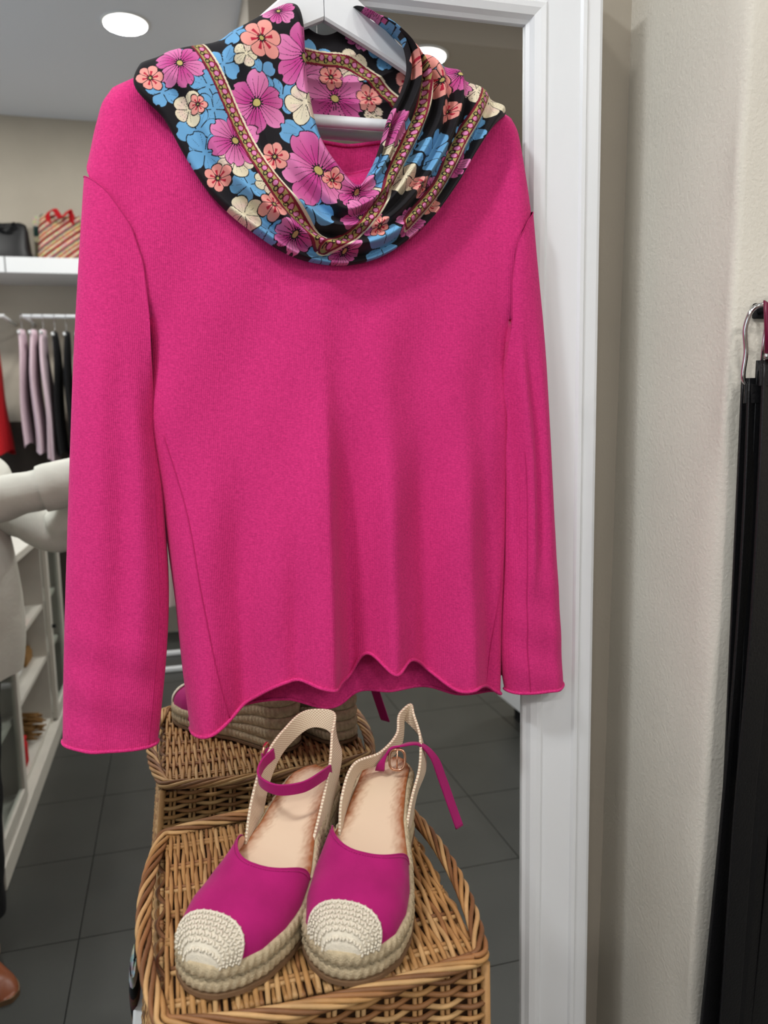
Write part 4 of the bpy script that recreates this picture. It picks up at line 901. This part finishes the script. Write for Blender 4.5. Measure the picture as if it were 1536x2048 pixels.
cdoor(.35, .79); cdoor(-.82, -.42)
# things on the cabinet shelves
def raffia(x, y, z, ln, r, label, rz=0.0):
    e = empty('raffia_bundle', (x, y, z + r), rz, label=label, cat='raffia', group='raffia in the cabinet')
    parts = []
    for i in range(46):
        a = random.uniform(0, 6.28); q = r * math.sqrt(random.random()) * .9; P = [(ln * (t - .5) * random.uniform(.9, 1.05), q * math.cos(a) * (1 + .5 * abs(t - .5)), q * math.sin(a) + random.uniform(-.004, .004)) for t in np.linspace(0, 1, 6)]
        parts.append(tubev(np.array(P), .0035, 5))
    ob('raffia_strands', *join(parts), MT['raffia'], e, kind='stuff'); tube('binding', [(0, r * 1.02 * math.cos(a), r * 1.02 * math.sin(a)) for a in np.linspace(0, 6.28, 20)], .004, MT['raffia'], e, 6)
raffia(-.68, -1.45, .099, .22, .06, 'brown raffia bundle on the bottom cabinet shelf, nearer the aisle', .3); raffia(-.74, -1.25, .099, .20, .06, 'brown raffia bundle deeper on the bottom cabinet shelf', 1.2)
def small(name, x0, x1, y0, y1, z0, z1, m, label, cat):
    e = empty(name, ((x0 + x1) / 2, (y0 + y1) / 2, z0), label=label, cat=cat); a, b = (x1 - x0) / 2, (y1 - y0) / 2
    box('folded_body', -a, a, -b, b, 0, z1 - z0, m, e, min(a, b, (z1 - z0) / 2) * .5, 4)
    box('top_fold', -a * .9, a * .9, -b * .9, b * .9, z1 - z0 - .002, z1 - z0 + .012, m, e, .005, 3)
small('red_scarf', -.78, -.60, -1.42, -1.22, .609, .69, MT['red'], 'folded red scarf on the upper cabinet shelf', 'scarf'); small('mint_box', -.84, -.66, -1.20, -1.06, .609, .74, MT['mint'], 'mint green box on the upper cabinet shelf', 'box')
small('white_gift_box', -.80, -.62, -1.44, -1.26, .379, .50, MT['white'], 'white box on the middle cabinet shelf', 'box'); small('straw_pouch', -.75, -.62, -1.66, -1.52, .379, .43, MT['raffia'], 'small straw pouch on the middle cabinet shelf', 'pouch')
small('red_pouch', -.66, -.58, -1.20, -1.12, .099, .20, MT['red'], 'small red pouch on the bottom cabinet shelf', 'pouch')
# white counter at the right
ct = empty('shop_counter', (1.985, -.94, 0), label='white shop counter with the shadow beneath it coloured black, right in the mirror', cat='counter')
box('counter_body', -.60, .55, -.35, .50, .10, .98, MT['white'], ct, .004); box('shadow_plinth', -.54, .5, -.30, .45, 0, .10, MT['blackcloth'], ct); box('worktop', -.62, .57, -.37, .52, .98, 1.01, MT['white'], ct, .003)  # black plinth stands for the shadow under the raised counter

# ================================================================== THE PHOTOGRAPHER (seen in the mirror)
def skin_obj(name, chains, m, parent, sub=2, root=0):
    V, E, Rr = [], [], []
    idx = {}
    for ch in chains:
        prev = None
        for key, p, r in ch:
            if key is not None and key in idx: i = idx[key]
            else:
                i = len(V); V.append(p); Rr.append(r)
                if key is not None: idx[key] = i
            if prev is not None: E.append((prev, i))
            prev = i
    d = bpy.data.meshes.new(name); d.from_pydata(V, E, []); d.materials.append(m)
    o = bpy.data.objects.new(name, d); link(o, parent)
    md = o.modifiers.new('skin', 'SKIN'); md.use_smooth_shade = True; md.branch_smoothing = .3
    for i, r in enumerate(Rr):
        sv = d.skin_vertices[0].data[i]; sv.radius = (r, r) if not isinstance(r, tuple) else r; sv.use_root = (i == root)
    s_ = o.modifiers.new('sub', 'SUBSURF'); s_.levels = sub; s_.render_levels = sub
    return o
PXo, PYo = -.640, -.270
pe = empty('person', (PXo, PYo, 0), label='person in white blouse, black trousers and brown shoes holding up a phone', cat='person')
q = lambda x, y, z: (x - PXo, y - PYo, z)
hipz = .90
body = [
    [('pel', q(-.64, -.28, .93), (.125, .095)), ('belly', q(-.63, -.27, 1.08), (.115, .085)), ('chest', q(-.635, -.28, 1.25), (.105, .085)), ('neckb', q(-.61, -.28, 1.43), (.06, .055)), ('neck', q(-.60, -.265, 1.50), .05), ('jaw', q(-.595, -.245, 1.56), (.062, .07)), ('head', q(-.595, -.25, 1.63), (.075, .088)), ('crown', q(-.595, -.255, 1.70), (.06, .07))],
    [('pel', 0, 0), ('hipR', q(-.56, -.27, .86), .085), ('kneeR', q(-.545, -.22, .48), .056), ('ankR', q(-.555, -.20, .09), .038), ('toeR', q(-.50, -.09, .035), .03)],
    [('pel', 0, 0), ('hipL', q(-.73, -.28, .86), .085), ('kneeL', q(-.75, -.25, .48), .056), ('ankL', q(-.76, -.27, .09), .038), ('toeL', q(-.74, -.13, .035), .03)],
    [('chest', 0, 0), ('shR', q(-.54, -.283, 1.325), .040), ('elR', q(-.285, -.22, 1.085), .040), ('wrR', q(-.075, -.075, 1.275), .026), ('plR', q(-.040, -.052, 1.315), (.034, .016))],
    [('chest', 0, 0), ('shL', q(-.77, -.26, 1.36), .045), ('elL', q(-.56, -.075, 1.155), .040), ('wrL', q(-.145, -.085, 1.235), .026), ('plL', q(-.100, -.062, 1.275), (.034, .016))]]
skin_obj('body', body, MT['skin'], pe)
# fingers curled round the phone, joined to the palms
def hand(palm, dirs, side):
    for i, (off, ln) in enumerate(dirs):
        a = np.array(palm) + np.array(off); b = a + np.array((side * ln * .55, .004, ln * .5)); c = b + np.array((side * ln * .25, .022, ln * .30)); d_ = c + np.array((-side * ln * .1, .014, .004))
        skin_obj('finger' if i < 4 else 'thumb', [[(None, q(*a), .0095), (None, q(*b), .0088), (None, q(*c), .0080), (None, q(*d_), .0068)]], MT['skin'], pe, 2)
hand((-.045, -.052, 1.312), [((.0, .0, -.022), .060), ((.0, .002, -.005), .070), ((.0, .002, .012), .072), ((-.002, .0, .028), .062), ((-.018, .012, .018), .050)], 1)
hand((-.105, -.062, 1.272), [((.0, .0, -.022), .060), ((.0, .002, -.005), .070), ((.0, .002, .012), .072), ((-.002, .0, .028), .062), ((-.012, .012, .022), .050)], 1)
# face and hair
hc = np.array((-.595, -.25, 1.63))
def ell(name, c, r, m, parent, seg=16):
    bm = bmesh.new(); bmesh.ops.create_uvsphere(bm, u_segments=seg, v_segments=10, radius=1.0); d = bpy.data.meshes.new(name)
    for v in bm.verts: v.co = Vector((v.co.x * r[0], v.co.y * r[1], v.co.z * r[2]))
    bm.to_mesh(d); bm.free(); d.materials.append(m); d.polygons.foreach_set('use_smooth', [True] * len(d.polygons)); o = bpy.data.objects.new(name, d); o.location = q(*c); return link(o, parent)
eyew = mat('eye_white', srgb(235, 232, 226), .3); iris = mat('iris_brown', srgb(60, 38, 24), .3); lips = mat('lips', srgb(180, 92, 88), .5)
for s_ in (-1, 1):
    ell('eye', hc + (s_ * .030, .078, .0), (.013, .008, .008), eyew, pe); ell('iris', hc + (s_ * .030, .084, .0), (.006, .004, .006), iris, pe); ell('ear', hc + (s_ * .078, -.002, -.008), (.010, .018, .030), MT['skin'], pe)
ell('nose', hc + (0, .092, -.022), (.012, .018, .022), MT['skin'], pe); ell('mouth', hc + (0, .082, -.055), (.024, .008, .008), lips, pe)
def hair():
    V, F = [], []; n, k = 36, 18
    for i in range(k):
        th = R(2) + R(118) * i / (k - 1)
        for j in range(n):
            a = 2 * math.pi * j / n; frontness = max(0, math.sin(a)); thh = min(th, R(62) + R(60) * (1 - frontness ** .4)) if frontness > .2 else th
            V.append(q(hc[0] + .094 * math.sin(thh) * math.cos(a), hc[1] - .010 + .104 * math.sin(thh) * math.sin(a), hc[2] + .016 + .108 * math.cos(thh) - (.10 * (i / (k - 1)) ** 2 if frontness < .2 else 0)))
    F = [(i * n + j, i * n + (j + 1) % n, (i + 1) * n + (j + 1) % n, (i + 1) * n + j) for i in range(k - 1) for j in range(n)]
    ob('hair', V, F, MT['hair'], pe)
hair()
# clothes
def cloth_tube(name, path, radii, m, parent, n=28, wr=.04, ph=0.0, seg=60):
    P = spline([q(*p) for p in path], seg); rr = np.array([r if isinstance(r, tuple) else (r, r) for r in radii]); tq = np.linspace(0, 1, len(rr)); rr = np.stack([np.interp(np.linspace(0, 1, seg), tq, rr[:, j]) for j in (0, 1)], 1)
    T_, N_, B_ = frames(P); V = []
    for i in range(seg):
        for j in range(n):
            a = 2 * math.pi * j / n; w_ = 1 + wr * math.sin(2 * a + i * .55 + ph) + wr * .6 * math.sin(i * .9 + 3 * a)
            V.append(P[i] + N_[i] * rr[i, 1] * w_ * math.cos(a) + B_[i] * rr[i, 0] * w_ * math.sin(a))
    F = [(i * n + j, i * n + (j + 1) % n, (i + 1) * n + (j + 1) % n, (i + 1) * n + j) for i in range(seg - 1) for j in range(n)]
    return ob(name, V, F, m, parent)
def ring_loft(name, rings, m, parent, n=44, fold=.0, ph=0.0, hem=None):
    V = []; k = len(rings)
    for i, (c, rx, ry) in enumerate(rings):
        for j in range(n):
            a = 2 * math.pi * j / n; w_ = 1 + fold * (i / k) * math.sin(9 * a + ph); dz_ = hem(a) * max(0, (i - k + 4) / 3) if hem else 0
            V.append(q(c[0] + rx * w_ * math.cos(a), c[1] + ry * w_ * math.sin(a), c[2] + dz_))
    F = [(i * n + j, (i + 1) * n + j, (i + 1) * n + (j + 1) % n, i * n + (j + 1) % n) for i in range(k - 1) for j in range(n)]
    o = ob(name, V, F, m, parent); s_ = o.modifiers.new('sub', 'SUBSURF'); s_.levels = 1; s_.render_levels = 1; return o
bl = ring_loft('blouse', [((-.61, -.275, 1.455), .068, .066), ((-.62, -.278, 1.43), .11, .085), ((-.635, -.28, 1.38), .145, .105), ((-.635, -.28, 1.30), .165, .125), ((-.615, -.275, 1.18), .190, .130), ((-.61, -.27, 1.06), .205, .140), ((-.605, -.27, .92), .215, .150), ((-.605, -.27, .80), .215, .155), ((-.61, -.27, .72), .205, .150)], MT['blouse'], pe, fold=.03, hem=lambda a: -.035 + .05 * abs(math.cos(a)))
cloth_tube('blouse_sleeve', [(-.545, -.285, 1.335), (-.48, -.272, 1.25), (-.35, -.240, 1.125), (-.285, -.215, 1.100), (-.23, -.17, 1.15), (-.15, -.12, 1.215)], [.066, .066, .062, .058, .054, .048], MT['blouse'], pe, wr=.05)
cloth_tube('blouse_sleeve', [(-.755, -.262, 1.375), (-.69, -.20, 1.27), (-.585, -.09, 1.165), (-.54, -.07, 1.165), (-.40, -.075, 1.195), (-.255, -.08, 1.225)], [.070, .070, .062, .056, .052, .049], MT['blouse'], pe, wr=.04, ph=1)
cloth_tube('blouse_cuff', [(-.300, -.078, 1.215), (-.255, -.08, 1.225), (-.215, -.081, 1.234)], [.056, .058, .056], MT['blouse'], pe, wr=.015, seg=14)
cloth_tube('blouse_cuff', [(-.19, -.146, 1.175), (-.16, -.128, 1.200), (-.135, -.112, 1.222)], [.056, .057, .055], MT['blouse'], pe, wr=.015, seg=14)
ring_loft('trouser_seat', [((-.63, -.275, 1.02), .150, .105), ((-.635, -.277, .93), .170, .120), ((-.64, -.275, .84), .172, .120), ((-.64, -.272, .77), .165, .11)], MT['blackcloth'], pe)
cloth_tube('trouser_leg', [(-.56, -.27, .90), (-.55, -.245, .68), (-.545, -.222, .48), (-.55, -.21, .28), (-.555, -.205, .10)], [.095, .088, .075, .072, .070], MT['blackcloth'], pe, wr=.02)
cloth_tube('trouser_leg', [(-.725, -.28, .90), (-.74, -.262, .68), (-.75, -.25, .48), (-.757, -.262, .28), (-.76, -.275, .10)], [.095, .088, .075, .072, .070], MT['blackcloth'], pe, wr=.02)
def pshoe(x, y, rz):
    h = empty('shoe', q(x, y, 0), rz, parent=pe); V = []; n, k = 24, 26
    for i in range(k):
        t = i / (k - 1); yy = -.10 + .27 * t; wv_ = .038 * min(1, math.sqrt(max(0, t * 9 + .02))) * (1 + .18 * math.sin(math.pi * t)) * math.sqrt(max(.0, 1 - max(0, (t - .72) / .28) ** 2.4)) + .0005; hh = .075 - .030 * ss((t - .25) / .5) - .036 * max(0, (t - .75) / .25) ** 2
        for j in range(n):
            a = 2 * math.pi * j / n; z = .012 + (hh - .012) * max(0, math.sin(a)) ** .8 if math.sin(a) > 0 else .012
            V.append((wv_ * math.cos(a), yy, z))
    F = [(i * n + j, i * n + (j + 1) % n, (i + 1) * n + (j + 1) % n, (i + 1) * n + j) for i in range(k - 1) for j in range(n)] + [tuple(range(n))[::-1], tuple((k - 1) * n + j for j in range(n))]
    ob('shoe_upper', V, F, MT['brownleather'], h)
    V2 = [];
    for zz in (0, .013):
        for i in range(k): V2.append((V[i * n][0] + .003, V[i * n][1], zz))
        for i in range(k - 1, -1, -1): V2.append((V[i * n + n // 2][0] - .003, V[i * n][1], zz))
    m_ = 2 * k; ob('shoe_sole', V2, [(i, (i + 1) % m_, m_ + (i + 1) % m_, m_ + i) for i in range(m_)] + [tuple(range(m_))[::-1], tuple(range(m_, 2 * m_))], MT['rubber'], h, smooth=False)
pshoe(-.545, -.105, R(-40)); pshoe(-.76, -.23, R(-8))
# the phone in the hands
ph = empty('phone', (-.02, -.045, 1.345), label='black phone held in both hands by the person', cat='phone'); ph.rotation_euler = (-PITCH, 0, -YAW)
box('phone_body', -.078, .030, -.009, 0, -.095, .062, MT['phone'], ph, .004); box('phone_screen', -.074, .026, -.0096, -.0090, -.090, .057, MT['blackcloth'], ph)
